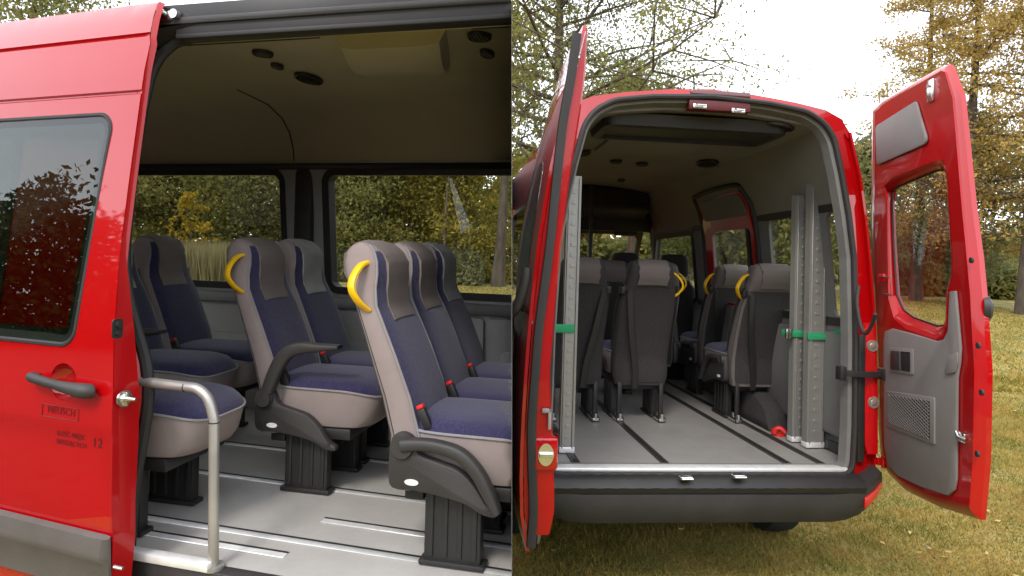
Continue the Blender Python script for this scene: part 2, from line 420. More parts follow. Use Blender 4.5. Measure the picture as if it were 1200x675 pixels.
# the wood behind the first minibus
woods = 'trees of the autumn wood'
def at(px, Y): return (px - 600) / FPX * Y
spec = [(-60, 31, 9, 3.2, L_OLIVE, 'olive'), (60, 34, 12, 3.6, L_GREEN, 'dark green'), (130, 29, 9, 3.0, L_OLIVE, 'olive'), (215, 33, 11, 3.4, L_GREEN, 'deep green'),
        (285, 30, 9.5, 3.0, L_OLIVE, 'yellow-green'), (352, 33, 11, 3.2, L_GREEN, 'green'), (405, 30, 9, 2.8, L_OLIVE, 'olive green'), (455, 32, 10, 2.9, L_YEL, 'golden'),
        (500, 35, 12, 3.2, L_OLIVE, 'olive'), (545, 31, 10, 2.6, L_YEL, 'yellow')]
labs = ['broad olive tree in the wood left of the minibus, behind its sliding door', 'tall dark green tree behind the sliding door window', 'olive tree at the left end of the rear side window',
        'deep green tree in the middle of the rear side window', 'yellow-green tree at the right end of the rear side window', 'green tree behind the dark pillar between the windows',
        'olive green tree at the left end of the front side window', 'golden tree above the seats in the front side window', 'tall olive tree right of the golden one in the wood',
        'slim yellow tree beside the grey trunk in the wood']
for (px, Y, h, c, lm, k), lb in zip(spec, labs):
    tree(at(px, Y), Y, h, c, .7, .16, 24000, .095, lm, lb, woods, limbs=18, dens=.85, top=.2)
tree(at(30, 21), 21, 12.5, 3.4, 3.0, .18, 20000, .08, L_OLIVE, 'tree whose crown shows above the roof edge of the first minibus', None, limbs=20, dens=.7)
tree(at(586, 28), 28, 13, 3.0, 7.5, .27, 3000, .14, L_OLIVE, 'thick bare grey trunk at the right edge of the front side window', woods, limbs=10)
tree(at(524, 28.5), 28.5, 9, 1.6, 4.6, .09, 2500, .12, L_YEL, 'thin dark trunk in the front side window', woods, limbs=8)
tree(at(222, 24), 24, 3.6, .9, .6, .04, 700, .09, leafmat('leaf_gold', [(.22, .17, .03), (.36, .25, .03), (.46, .29, .04)]), 'small sapling with bright yellow leaves in the rear side window', None, limbs=12, name='sapling', cat='sapling')
def shrub(x, y, rx, ry, h, n, leaf, lm, label, group=None, name='shrub'):
    root = empty(name, Matrix.Translation((x, y, 0))); tag(root, label, 'shrub', group)
    bm = NB()
    for k in range(9):
        q = k * 2.4; tube(bm, [(0, 0, 0), (math.cos(q) * rx * .3, math.sin(q) * ry * .3, h * .5), (math.cos(q) * rx * .7, math.sin(q) * ry * .7, h * .8)], [.03, .02, .008], 5)
    obj('stem', bm, BARK, root)
    m = 26; cc = rng.normal(size=(m, 3)); cc /= np.linalg.norm(cc, axis=1)[:, None]; cc[:, 2] = np.abs(cc[:, 2])
    cc = cc * np.array([rx, ry, h * .8]) * rng.uniform(.55, .85, (m, 1)); k = rng.integers(0, m, n)
    P = cc[k] + rng.normal(size=(n, 3)) * np.array([rx, ry, h]) * .16; P[:, 2] = np.abs(P[:, 2])
    V, F = leaf_quads(P, leaf); tri_mesh('crown', V, F, lm, root); return root
shrub(at(396, 28.5), 28.5, 1.3, 1, 1.9, 7000, .08, L_PALE, 'rounded pale green bush at the left edge of the front side window')
shrub(at(545, 28.5), 28.5, 1.2, 1, 1.75, 7000, .08, L_PALE, 'rounded pale green bush right of the seat heads')
shrub(at(585, 30), 30, 1.2, .8, 1.3, 4000, .09, L_YEL, 'low yellowish bush at the foot of the grey trunk')
n = 26000; x = rng.uniform(at(60, 22), at(375, 22), n); y = rng.uniform(20.5, 23.5, n); hh = rng.uniform(.8, 1.75, n)
c = np.stack([x, y, hh * 0], 1); t = np.stack([rng.uniform(-1, 1, n), rng.uniform(-1, 1, n), hh * 0], 1) * .035
tp_ = c + np.stack([rng.normal(0, .13, n), rng.normal(0, .13, n), hh], 1)
o = tri_mesh('reeds', np.stack([c - t, c + t, tp_], 1).reshape(-1, 3), np.arange(3 * n).reshape(n, 3), L_REED); tag(o, 'tall pale dry grass in front of the wood', 'reeds', kind='stuff')
# far thicket closing the wood, right round the meadow
def thicket(name, P, leaf, lm, label):
    V, F = leaf_quads(P, leaf); o = tri_mesh(name, V, F, lm); tag(o, label, 'woodland', kind='stuff')
n = 80000; x = rng.uniform(-48, 34, n); top = 6.5 + 1.6 * np.sin(x * .35) + 1.1 * np.sin(x * .9 + 1) + np.where(x < -2, 6, 0)
top = np.where(x > 2, 3.4 + .8 * np.sin(x * .6) + .5 * np.sin(x * 1.7), top)
P = np.stack([x, 41 + rng.normal(0, 1.6, n), rng.uniform(0, 1, n) ** .8 * top], 1)
thicket('far_thicket', P, .24, L_OLIVE, 'far-off mass of olive undergrowth at the end of the meadow')
n = 260000; x = rng.uniform(-33, 50, n); a_ = rng.uniform(0, 1, n); xx_ = np.where(a_ < .45, -31 - rng.normal(0, 2, n), x); yy_ = np.where(a_ < .45, rng.uniform(-34, 17, n), -34 + rng.normal(0, 2, n)); x = np.where(a_ < .45, yy_, x)
P = np.stack([xx_, yy_, rng.uniform(0, 1, n) ** 1.15 * (7.0 + 1.0 * np.sin(x * .31 + 1) + 1.3 * np.sin(x * .83) + .8 * np.sin(x * 2.3))], 1)
thicket('far_thicket', P, .17, leafmat('leaf_far', [(.03, .045, .012), (.06, .075, .02), (.10, .09, .02), (.15, .10, .02)], .3), 'distant wood behind the viewer, seen only as a reflection in paint and glass')
bm = NB(); bm.faces.new([bm.verts.new(p) for p in ((-150, -100, .004), (150, -100, .004), (150, -3.5, .004), (-2.4, -3.5, .004), (-3.6, 3.0, .004), (-9, 8, .004), (-14, 16, .004), (-60, 16, .004))]); wf = obj('reflected_dark_ground', bm, mat('reflected_ground_dark', (.035, .026, .014), .95, var=.5, scale=9, bump=.6, bscale=30), smooth=0); tag(wf, kind='structure')  # added unseen dark ground, keeps bright lawn out of reflections in the red paint
n = 700; P = np.stack([rng.uniform(.2, 9, n), 2.6 + 14 * rng.uniform(0, 1, n) ** 1.5, rng.uniform(.02, .05, n)], 1)
V, F = leaf_quads(P, .022); V[:, 2] = P[:, 2].repeat(4) + (V[:, 2] - P[:, 2].repeat(4)) * .3
o = tri_mesh('fallen_leaves', V, F, leafmat('fallen_leaf', [(.25, .13, .03), (.42, .26, .06), (.5, .38, .16), (.3, .14, .04)], .1)); tag(o, 'scattered fallen autumn leaves on the lawn', 'leaves', kind='stuff')
# trees round the second minibus
tree(at(655, 19), 20, 13.5, 5.6, 3.2, .3, 42000, .058, L_OLIVE, 'large half-bare tree with loose olive crown above the left rear door', limbs=38, dens=.36, bare=.08)
tree(at(745, 26), 27, 9.4, 3.6, 4.0, .2, 18000, .07, L_OLIVE, 'yellowing tree showing just over the minibus roof', limbs=24, dens=.42)
lar = 'tall orange larches on the right'
tree(at(1162, 22), 23, 15.5, 3.0, 2.6, .24, 26000, .06, L_ORA, 'tall orange larch with the straight trunk, right of the open door', lar, limbs=30, droop=.25, top=.7, dens=.36)
tree(at(1098, 25), 26, 16, 2.6, 4.5, .22, 18000, .065, L_ORA, 'tall orange larch rising behind the top of the open door', lar, limbs=26, droop=.2, top=.7, dens=.36)
tree(at(1235, 20), 21, 14, 3.2, 2.0, .24, 20000, .06, L_ORA, 'orange larch cut off by the right edge of the picture', lar, limbs=28, droop=.25, top=.7, dens=.36)
tree(at(1024, 29), 29, 9.6, .9, 5.5, .11, 30, .10, L_ORA, 'dead bare tree beside the open right door', limbs=9, name='dead_tree', bare=.8)
tree(at(1085, 27), 25, 7.4, 3.0, 1.0, .18, 24000, .08, L_PALE, 'bushy pale green tree seen through the open door window', limbs=18, dens=.7)
tree(at(1010, 31), 31, 7.2, 2.6, .8, .16, 8000, .14, L_PALE, 'pale green tree in the gap beside the right tail lamp', limbs=16, dens=.8)
tree(at(905, 27), 27, 6.5, 3.4, .6, .18, 11000, .13, L_OLIVE, 'olive tree seen through the right side windows of the minibus', limbs=18, dens=.8)
tree(at(835, 30), 30, 6.2, 3.0, .6, .18, 9000, .13, L_GREEN, 'green tree seen through the sliding door window of the second minibus', limbs=18, dens=.8)
for px, Y, lb in ((1065, 30, 'low olive shrub under the pale tree beyond the door window'), (1120, 31, 'low olive shrub hidden half behind the open door'), (1175, 29, 'olive shrub at the foot of the tall larch')):
    shrub(at(px, Y), Y, 2.2, 1.2, 1.9, 5000, .13, L_OLIVE, lb, 'shrubs along the meadow edge')

# ------------------------------------------------------------------ shared minibus geometry (local: x forward, y left, z up)
def lerp_tab(tab, z):
    if z <= tab[0][0]: return tab[0][1]
    for (a, va), (b, vb) in zip(tab, tab[1:]):
        if z <= b: return va + (vb - va) * (z - a) / (b - a)
    return tab[-1][1]
HW = [(.3, .93), (.45, .97), (.9, .99), (1.2, .985), (1.45, .965), (1.75, .935), (2.0, .905), (2.3, .865), (2.42, .84), (2.5, .80), (2.56, .765), (2.62, .70)]
hw = lambda z: lerp_tab(HW, z)
ROOF = [(.80, 2.50), (.74, 2.56), (.64, 2.61), (.5, 2.645), (.25, 2.665), (0, 2.67)]
CEIL = [(.80, 2.24), (.785, 2.32), (.74, 2.41), (.66, 2.48), (.52, 2.53), (.25, 2.55), (0, 2.555)]
FZ = .68
SEALD = .08       # depth of the window surrounds
inn = lambda z: hw(z) - .075 if z < 2.24 else .79 - (z - 2.24) * .2
def rect(x0, x1, z0, z1, r=.06): return rpoly([(x0, z0), (x1, z0), (x1, z1), (x0, z1)], r, 5)
def grow(poly, d):
    n = len(poly); area = sum(poly[i - 1][0] * poly[i][1] - poly[i][0] * poly[i - 1][1] for i in range(n)); sg = 1 if area > 0 else -1; res = []
    for i in range(n):
        a = Vector(poly[i - 1][:2]); b = Vector(poly[(i + 1) % n][:2]); t = (b - a); t = t.normalized() if t.length > 1e-9 else Vector((1, 0))
        res.append((poly[i][0] + t.y * sg * d, poly[i][1] - t.x * sg * d))
    return res
def wheel(root, x, side):
    bm = NB(); y0 = side * .72; y1 = side * .93
    prof = [(.20, y0), (.30, y0), (.335, y0 + side * .02), (.345, (y0 + y1) / 2), (.335, y1 - side * .02), (.30, y1), (.20, y1)]
    loft(bm, [[(x + r_ * math.cos(q * math.pi / 16), y, .345 + r_ * math.sin(q * math.pi / 16)) for q in range(32)] for r_, y in prof])
    w_ = obj('wheel', bm, TYRE, root); bm = NB(); disc(bm, (x, y1 - side * .05, .345), (0, side, 0), .2, .045, 28, r2=.12); obj('rim', bm, ALU, w_)
def side_wall(root, side, x0, x1, openings, windows, ztop=2.5, zlo=.34, name='side_panel', body=RED, winmat=GCLEAR, gname='side_window', liner=True, seams=()):
    """outer skin, inner trim, gaskets and panes of one side"""
    rows = [z for z, _ in HW if .36 < z < ztop - .02] + [s + d for s in seams for d in (-.007, 0, .007)]
    def skin(u, v): return (u, side * (hw(v) - (.006 if any(abs(v - s) < .003 for s in seams) else 0)), v)
    arches = [[(x + .42 * math.cos(q * math.pi / 14), .30 + .0 + .45 * math.sin(q * math.pi / 14)) for q in range(15)] for x in (x0 + .95, x0 + 4.2) if x + .5 < x1]
    outer = [(x0, zlo), (x1, .34), (x1, ztop), (x0, ztop)]
    if arches:
        outer = [(x0, zlo), (x0 + .35, zlo), (x0 + .45, .36)]
        for a in arches: outer += [(p[0], max(p[1], .34)) for p in reversed(a)]
        outer += [(x1, .34), (x1, ztop), (x0, ztop)]
    bm = NB(); sheet(bm, outer, openings + windows, .22, skin, rows, (0, -side * .012, 0)); p = obj(name, bm, body, root)
    bm = NB()
    if liner:
        sheet(bm, [(x0 + .03, FZ), (x1, FZ), (x1, 2.24), (x0 + .03, 2.24)], [grow(o_, .03) for o_ in openings] + [grow(w_, -.012) for w_ in windows], .25, lambda u, v: (u, side * (inn(v)), v), [z for z, _ in HW if .7 < z < 2.2], (0, side * .02, 0))
        l = obj('inner_trim', bm, WALLG, root)
    for w_ in windows:
        bm = NB(); wd = densify(w_, .15)
        loft(bm, [[(u, side * (hw(v) + a), v) for u, v in densify(grow(w_, d), 9)] for d, a in ((.012, .006), (-.018, .006), (-.024, -SEALD), (.02, -SEALD - .004))], caps=False)
        gs = obj('window_seal', bm, RUB, root)
        bm = NB(); sheet(bm, grow(w_, -.01), [], .5, lambda u, v: (u, side * (hw(v) - .008), v), [], (0, -side * .004, 0)); obj(gname, bm, winmat, root)
    return p
def roof(root, x0, x1):
    bm = NB(); prof = [(-y, z) for y, z in ROOF] + [(y, z) for y, z in reversed(ROOF[:-1])]
    th = .03
    loop = lambda x: [(x, y, z) for y, z in prof] + [(x, y * .985, z - th) for y, z in reversed(prof)]
    loft(bm, [loop(x0 + .01), loop(x0 + .03)] + [loop(x0 + (x1 - x0) * k / 6) for k in range(1, 7)]); obj('roof', bm, RED, root)
def ceiling(root, x0, x1, skip=0):
    bm = NB(); prof = [(-y, z) for y, z in CEIL][skip:] + [(y, z) for y, z in reversed(CEIL[:-1])]
    loop = lambda x: [(x, y, z) for y, z in prof] + [(x, y * 1.01, z + .02) for y, z in reversed(prof)]
    loft(bm, [loop(x0 + (x1 - x0) * k / 4) for k in range(5)]); return obj('ceiling_lining', bm, LIN, root)
def vent(root, x, y, z, rx, ry, nrm=(0, 0, -1), name='air_vent'):
    bm = NB(); Mq = Vector(nrm).to_track_quat('Z', 'X').to_matrix().to_4x4(); M = Matrix.Translation((x, y, z)) @ Mq
    rings = []
    for s, h in ((1.12, 0), (1.1, .012), (1.0, .016), (.95, .006)): rings.append([M @ Vector((rx * s * math.cos(q * math.pi / 12), ry * s * math.sin(q * math.pi / 12), h)) for q in range(24)])
    loft(bm, rings)
    for k in (-2, -1, 0, 1, 2): box(bm, (-rx * .8 * math.cos(k * .45), k * ry * .35 - .003, .004), (rx * .8 * math.cos(k * .45), k * ry * .35 + .003, .014), 0, M)
    return obj(name, bm, BLACKP, root)

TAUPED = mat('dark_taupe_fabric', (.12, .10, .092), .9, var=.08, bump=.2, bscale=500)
# ------------------------------------------------------------------ passenger seats
SW = .185      # half width
BACK = [(.24, -.075, .03, .92), (.30, -.08, .045, 1.0), (.42, -.08, .055, 1.0), (.55, -.095, .035, 1.0), (.68, -.12, .0, 1.0), (.78, -.14, -.032, .98), (.85, -.158, -.058, .93),
        (.91, -.182, -.056, .86), (.96, -.198, -.044, .80), (1.0, -.198, -.042, .77), (1.03, -.188, -.052, .74), (1.052, -.168, -.072, .70), (1.066, -.135, -.105, .62)]
def ring(x0, x1, hy, n=36, rr=None, z=0, off=0):
    cx, hx = (x0 + x1) / 2, (x1 - x0) / 2 + off; hy = hy + off; pts = []
    for k in range(n):
        q = 2 * math.pi * k / n; c, s = math.cos(q), math.sin(q); e = .5
        pts.append((cx + hx * math.copysign(abs(c) ** e, c), hy * math.copysign(abs(s) ** e, s), z))
    return pts
_cache = {}
def cached(key, fn, *mats_):
    if key not in _cache:
        bm = NB(); fn(bm)
        if key.split('|')[0] in ('backrest', 'front_upholstery', 'rear_upholstery', 'head_cover', 'grab_handle', 'seat_belt') or key.startswith('piping|1') or key.startswith('piping|-1'):
            for v in bm.verts: v.co.x -= .15 * max(0, v.co.z - .42)
        bmesh.ops.recalc_face_normals(bm, faces=bm.faces); me = bpy.data.meshes.new(key.split('|')[0]); bm.to_mesh(me); bm.free()
        for m in mats_: me.materials.append(m)
        me.polygons.foreach_set('use_smooth', [True] * len(me.polygons)); me.set_sharp_from_angle(angle=R(42))
        _cache[key] = me
    return _cache[key]
def part(name, key, fn, mats_, parent):
    o = link(bpy.data.objects.new(name, cached(key, fn, *mats_))); o.parent = parent; return o
def dense_back():
    res = []
    for (a, b) in zip(BACK, BACK[1:]):
        for k in range(3): t = k / 3; res.append(tuple(a[i] + (b[i] - a[i]) * t for i in range(4)))
    return res + [BACK[-1]]
def f_back(bm):
    loft(bm, [ring(a, b, SW * w_, z=z) for z, a, b, w_ in dense_back()])
def strip_panel(bm, front, z0, z1, wf, off, mid=0):
    """upholstery lying on the front or rear face of the backrest"""
    rows = [r_ for r_ in dense_back() if z0 <= r_[0] <= z1]; R0 = []
    def surf(r_, s, o):
        z, a, b, w_ = r_; cx, hx = (a + b) / 2, (b - a) / 2 + o; sn = min(.999, abs(s)) ** 2; cs = math.sqrt(1 - sn * sn) ** .5
        # inverse of the ring shape: y = hy*sin^.5
        return (cx + (hx * cs if front else -hx * cs), SW * w_ * s, z)
    n = 14; top = [[surf(r_, wf * (2 * k / n - 1), off) for k in range(n + 1)] for r_ in rows]
    bot = [[surf(r_, wf * (2 * k / n - 1), off - .012) for k in range(n + 1)] for r_ in rows]
    loft(bm, [t + list(reversed(b)) for t, b in zip(top, bot)])
def f_front(bm): strip_panel(bm, True, .34, 1.04, .93, .0045)
def f_rear(bm): strip_panel(bm, False, .26, .90, .985, .004)
def f_cover(bm):
    # cloth folded over the head: front flap, over the top, rear flap
    prof = []
    rows = dense_back()
    fr = [(b + .008, z) for z, a, b, w_ in rows if .80 <= z <= 1.045]; re = [(a - .008, z) for z, a, b, w_ in rows if .90 <= z <= 1.045]
    prof = fr + [(-.085, 1.068), (-.122, 1.076), (-.152, 1.068)] + list(reversed(re))
    n = len(prof); ww = SW * .52
    L_ = []
    for k in range(9):
        s = -1 + k / 4; y = ww * s
        o = [(x - .0 * abs(s), y + .004 * math.sin(i * 1.3), z - .004 * (abs(s) ** 4)) for i, (x, z) in enumerate(prof)]
        i_ = [(x + (-.010 if i < len(fr) else (.0 if i < len(fr) + 3 else .010)), y, z - (.010 if len(fr) - 2 <= i <= len(fr) + 4 else 0)) for i, (x, z) in enumerate(prof)]
        L_.append(o + list(reversed(i_)))
    loft(bm, L_)
def f_edge(side):
    def f(bm):
        pts = []
        for z, a, b, w_ in dense_back():
            if z < .34 or z > 1.06: continue
            s = .93; cx, hx = (a + b) / 2, (b - a) / 2; cs = math.sqrt(1 - s ** 4) ** .5
            pts.append((cx + hx * cs + .004, side * SW * w_ * s, z))
        tube(bm, pts, .0045, 6)
    return f
CUSH = [(.285, .03, .41, .90), (.293, .01, .435, .97), (.325, -.0, .458, 1.01), (.40, -.02, .478, 1.02), (.445, -.02, .48, 1.02), (.462, -.02, .472, 1.0), (.474, -.015, .45, .93), (.482, .0, .41, .8), (.486, .05, .34, .5), (.487, .15, .25, .15)]
def f_cush(bm):
    loft(bm, [[(x, y, z + (.012 * math.cos(y / SW * 1.4) if z > .47 else 0) - (.03 * max(0, (x - .3) / .18) ** 2 if z > .40 else 0)) for x, y, z in ring(a, b, SW * w_, 44, z=z)] for z, a, b, w_ in CUSH], mif=lambda i, k: 1 if i >= 4 else 0)
def f_cpipe(bm):
    z, a, b, w_ = CUSH[4]; tube(bm, [(x, y, zz - .03 * max(0, (x - .3) / .18) ** 2) for x, y, zz in ring(a, b, SW * w_, 44, z=z, off=.002)], .005, 6, closed=True)
def f_leg(y, h0=0):
    def f(bm):
        box(bm, (.06, y - .022, 0.0), (.255, y + .022, .27), .006)
        for xx in (.075, .125, .175, .225): box(bm, (xx, y - .028, .03), (xx + .018, y + .028, .25), .004)
        box(bm, (.045, y - .032, 0), (.27, y + .032, .018), .004)
    return f
def f_frame(bm):
    box(bm, (.03, -SW * .92, .235), (.36, SW * .92, .285), .01)
    box(bm, (-.02, -SW * .8, .2), (.05, SW * .8, .26), .01)
def f_side(s):
    def f(bm):
        y0 = s * (SW + .004); y1 = s * (SW + .042)
        pl = [(-.045, .40), (-.035, .435), (0, .448), (.035, .43), (.055, .385), (.12, .365), (.19, .345), (.245, .30), (.285, .245), (.32, .225), (.315, .205), (.27, .21), (.22, .235), (.15, .25), (.05, .262), (-.035, .265), (-.05, .32)]
        pl = [tuple(p) for p in catmull([Vector((a, b)) for a, b in pl], 3, closed=True)]
        plate(bm, pl, y0, y1, .010)
        disc(bm, (0, y1, .405), (0, s, 0), .040, .012, 28, r2=.037)
        disc(bm, (.29, y1, .235), (0, s, 0), .008, .004, 12)
    return f
def f_badge(s):
    def f(bm): disc(bm, (.035, s * (SW + .041), .292), (0, s, 0), .024, .004, 20, ry=.010)
    return f
def f_arm(s, up):
    def f(bm):
        yc = s * (SW + .030)
        if up: P = [(0, .405), (.025, .47), (.06, .55), (.10, .60), (.16, .622), (.24, .628), (.33, .636)]; Wd = [.030, .034, .036, .036, .032, .022, .010]
        else: P = [(0, .41), (.06, .418), (.13, .415), (.20, .395), (.255, .345), (.295, .28), (.325, .225)]; Wd = [.026, .024, .025, .027, .028, .026, .016]
        PP = catmull([(a, yc + s * .012, b) for a, b in P], 5); n = len(PP)
        rr = [lerp_tab([(i / 6, v) for i, v in enumerate(Wd)], k / (n - 1)) for k in range(n)]
        # flat bar: rr along bend plane, fixed width across
        rings = []
        for i in range(n):
            t = (PP[min(i + 1, n - 1)] - PP[max(i - 1, 0)]).normalized(); a = t.cross(Vector((0, 1, 0))).normalized(); rg = []
            for k in range(16):
                q = math.pi * k / 8; c_, s_ = math.cos(q), math.sin(q)
                rg.append(PP[i] + a * rr[i] * math.copysign(abs(c_) ** .6, c_) * .8 + Vector((0, 1, 0)) * .024 * math.copysign(abs(s_) ** .6, s_))
            rings.append(rg)
        loft(bm, rings)
        if up: disc(bm, (0, yc + s * .015, .405), (0, s, 0), .034, .02, 24)
    return f
def f_handle(s):
    def f(bm):
        P = catmull([(-.095, s * (SW * .70), 1.0), (-.108, s * (SW * .84 + .014), .985), (-.122, s * (SW * .93 + .034), .945), (-.124, s * (SW + .034), .905), (-.112, s * (SW + .018), .865), (-.095, s * (SW * .93), .835)], 5)
        tube(bm, P, 1, 10, flat=(.0065, .0145))
    return f
def f_buckle(bm):
    M = Matrix.Translation((.05, -SW * .93, .50)) @ Matrix.Rotation(R(-25), 4, 'Y'); box(bm, (-.014, -.012, -.05), (.014, .012, .02), .004, M, 0)
def f_buckle2(bm):
    M = Matrix.Translation((.05, -SW * .93, .50)) @ Matrix.Rotation(R(-25), 4, 'Y'); box(bm, (-.012, -.010, .021), (.012, .010, .034), .003, M, 0)
def f_belt(s):
    def f(bm):
        tube(bm, [(.02, s * SW * .9, .47), (-.01, s * SW * .97, .60), (-.055, s * SW * .99, .75), (-.09, s * SW * .92, .86), (-.13, s * SW * .9, .90), (-.17, s * SW * .75, .86), (-.14, s * SW * .55, .6), (-.115, s * SW * .3, .36), (-.09, s * SW * .25, .22)], 1, 8, flat=(.004, .020), up=(1, 0, .2))
        box(bm, (-.15, s * SW * .93 - .016, .845), (-.08, s * SW * .93 + .016, .895), .006)
    return f
def f_foot(y):
    def f(bm):
        box(bm, (-.07, y - .014, .03), (-.045, y + .014, .26), .004)
        box(bm, (-.10, y - .025, .0), (.03, y + .025, .03), .006, mi=1)
        for k in range(3): disc(bm, (-.09 + .035 * k, y, .02), (0, 0, 1), .014, .035, 10, mi=1)
    return f
def seat(M, label, group, aisle=-1, arm='down', cover='taupe', handle=True, arm2=False, belt=1, feet=False, shell='taupe'):
    root = empty('passenger_seat', M); tag(root, label, 'seat', group)
    part('backrest', 'backrest|' + shell, f_back, [{'taupe': TAUPE, 'char': CHAR, 'dark': TAUPED}[shell]], root)
    fp = part('front_upholstery', 'front_upholstery', f_front, [BLUE], root)
    for s in (-1, 1): part('piping', 'piping|%d' % s, f_edge(s), [PIPE], fp)
    part('rear_upholstery', 'rear_upholstery', f_rear, [CHAR], root)
    part('head_cover', 'head_cover|' + cover, f_cover, [{'taupe': TAUPE2, 'pale': PALE, 'dark': TAUPED}[cover]], root)
    cu = part('seat_cushion', 'seat_cushion', f_cush, [TAUPE, BLUE], root); part('piping', 'piping|c', f_cpipe, [PIPE], cu)
    part('seat_frame', 'seat_frame', f_frame, [BLACKP], root)
    part('leg', 'leg|a', f_leg(-.14), [BLACKP], root); part('leg', 'leg|b', f_leg(.14), [BLACKP], root)
    if arm:
        sd = part('side_cover', 'side_cover|%d' % aisle, f_side(aisle), [DGREY], root); part('badge', 'badge|%d' % aisle, f_badge(aisle), [WHITE], sd)
        part('armrest', 'armrest|%d%s' % (aisle, arm), f_arm(aisle, arm == 'up'), [DGREY], root)
    if handle: part('grab_handle', 'grab_handle|%d' % aisle, f_handle(aisle), [YEL], root)
    bk = part('buckle', 'buckle', f_buckle, [BLACKP], root); part('release_button', 'release_button', f_buckle2, [REDP], bk)
    if belt: part('seat_belt', 'seat_belt|%d' % belt, f_belt(belt), [BLACKP], root)
    if feet:
        part('floor_clamp', 'floor_clamp|a', f_foot(-.14), [BLACKP, CHROME], root); part('floor_clamp', 'floor_clamp|b', f_foot(.14), [BLACKP, CHROME], root)
    return root

# ------------------------------------------------------------------ FIRST MINIBUS, seen from the side (left half)
TH = 14.0; YC = -2.71
ct, st = math.cos(R(TH)), math.sin(R(TH))
F1 = frame(-YC * st, -YC * ct, -TH)
van1 = empty('minibus', F1); tag(van1, 'red minibus seen from the side with its sliding door open on rows of seats', 'minibus')
def H1(px, py, y): return hit(F1, px, py, 1, y)
near = lambda z: -(hw(z) - .065)
# door opening outline, followed along its black seal
op = [(150, 700), (152, 640), (158, 570), (168, 510), (174, 465), (171, 425), (160, 385), (150, 345), (146, 300), (150, 250), (158, 180), (170, 115), (180, 80), (196, 58), (220, 46), (300, 33), (450, 18), (600, 5)]
opn = [(H1(a, b, near).x, H1(a, b, near).z) for a, b in op]
zt = opn[-1][1]
opening = [(opn[0][0] - .05, .46)] + [(p[0] - .05, min(p[1] + (.02 if p[1] > 2.3 else 0), zt + .02)) for p in opn if p[1] > .47] + [(.35, zt + .03), (.45, .46)]
opening = [tuple(p) for p in opening]
XR, XF = -4.6, 1.0
W1 = [H1(150, 204, .86), H1(337, 202, .86), H1(336, 331, .9), H1(386, 200, .86), H1(600, 352, .9), H1(388, 342, .9)]
zT = (W1[0].z + W1[3].z) / 2; zB = (W1[5].z + W1[2].z) / 2 - .012
wl = [rect(W1[1].x - 1.35, W1[1].x, zB, zT, .07), rect(W1[3].x, W1[3].x + 1.35, zB, zT, .07)]
side_wall(van1, 1, XR, XF, [], wl, liner=False)
# interior wall of the far side: upper frame, ledge, lower panels
bm = NB(); sheet(bm, [(XR + .03, 1.0), (XF, 1.0), (XF, 2.24), (XR + .03, 2.24)], [grow(q, -.012) for q in wl], .25, lambda u, v: (u, inn(v), v), [1.2, 1.45, 1.75, 2.0], (0, .02, 0)); obj('inner_trim', bm, WALLG, van1)
bm = NB()
prof = [(.91, zB - .035), (.865, zB - .045), (.855, zB - .07), (.86, zB - .10), (.91, zB - .11)]
loft(bm, [[(x, y, z) for y, z in prof] for x in (XR + .05, XF)]); obj('window_ledge', bm, LEDGE, van1)
bm = NB()
for (a, b) in ((-4.5, -2.35), (-2.33, -1.05), (-1.03, 1.0)):
    plate(bm, rect(a, b, FZ + .14, zB - .12, .03), .905, .868, .008); plate(bm, rect(a + .08, b - .08, FZ + .22, zB - .30, .05), .870, .860, .006)
box(bm, (XR + .05, .82, FZ), (XF, .905, FZ + .13), .015); obj('wall_panel', bm, WALLG, van1)
bm = NB(); xp = (W1[1].x + W1[3].x) / 2
box(bm, (xp - .06, .80, zB - .04), (xp + .06, .86, 2.24), .02); obj('pillar_cover', bm, DGREY, van1)
bm = NB(); box(bm, (XR + .05, .785, zT + .01), (XF, .84, zT + .05), .012); obj('window_header', bm, BLACKP, van1)
# near side skin with the door opening
side_wall(van1, -1, XR, XF, [opening], [rect(XR + .3, XR + 1.15, zB, zT), rect(XR + 1.35, opn[8][0] - .45, zB, zT)], liner=False)
bm = NB(); lp = [p for p in opn if p[1] > .45]
P = [(x - .0, -(hw(z) - .065), z) for x, z in lp] + [(.6, -(hw(zt) - .065), zt + .01)]
tube(bm, catmull(P, 4), .019, 8); obj('door_seal', bm, RUB, van1)
# jamb behind the seal
bm = NB(); loft(bm, [[(x - .052, -hw(z) - .001, z + (.018 if z > 2.3 else 0)), (x - .03, -hw(z) + .022, z + (.012 if z > 2.3 else 0)), (x - .004, -hw(z) + .066, z), (x - .03, -hw(z) + .085, z), (x - .07, -hw(z) + .02, z)] for x, z in lp if z < 2.42]); obj('door_jamb', bm, REDM, van1)
bm = NB(); loft(bm, [[(x - .052, -hw(z) - .001, z + .022), (x - .03, -hw(z) + .022, z + .014), (x - .004, -hw(z) + .066, z), (x - .03, -hw(z) + .085, z), (x - .07, -hw(z) + .02, z)] for x, z in [p for p in lp if p[1] >= 2.36] + [(.6, zt)]]); box(bm, (opn[8][0] + .12, -.806, 2.452), (.6, -.745, 2.469), .004); box(bm, (opn[8][0] + .12, -.803, 2.40 + .06), (.6, -.797, 2.51), .001); obj('header_seal', bm, RUB, van1)
bm = NB(); sheet(bm, [(XR + .03, FZ), (opn[8][0] - .05, FZ), (opn[8][0] - .05, 2.24), (XR + .03, 2.24)], [rect(XR + .3, XR + 1.15, zB, zT), rect(XR + 1.35, opn[8][0] - .45, zB, zT)], .3, lambda u, v: (u, -inn(v), v), [1.2, 1.45, 1.75, 2.0], (0, -.02, 0)); obj('inner_trim', bm, WALLG, van1)
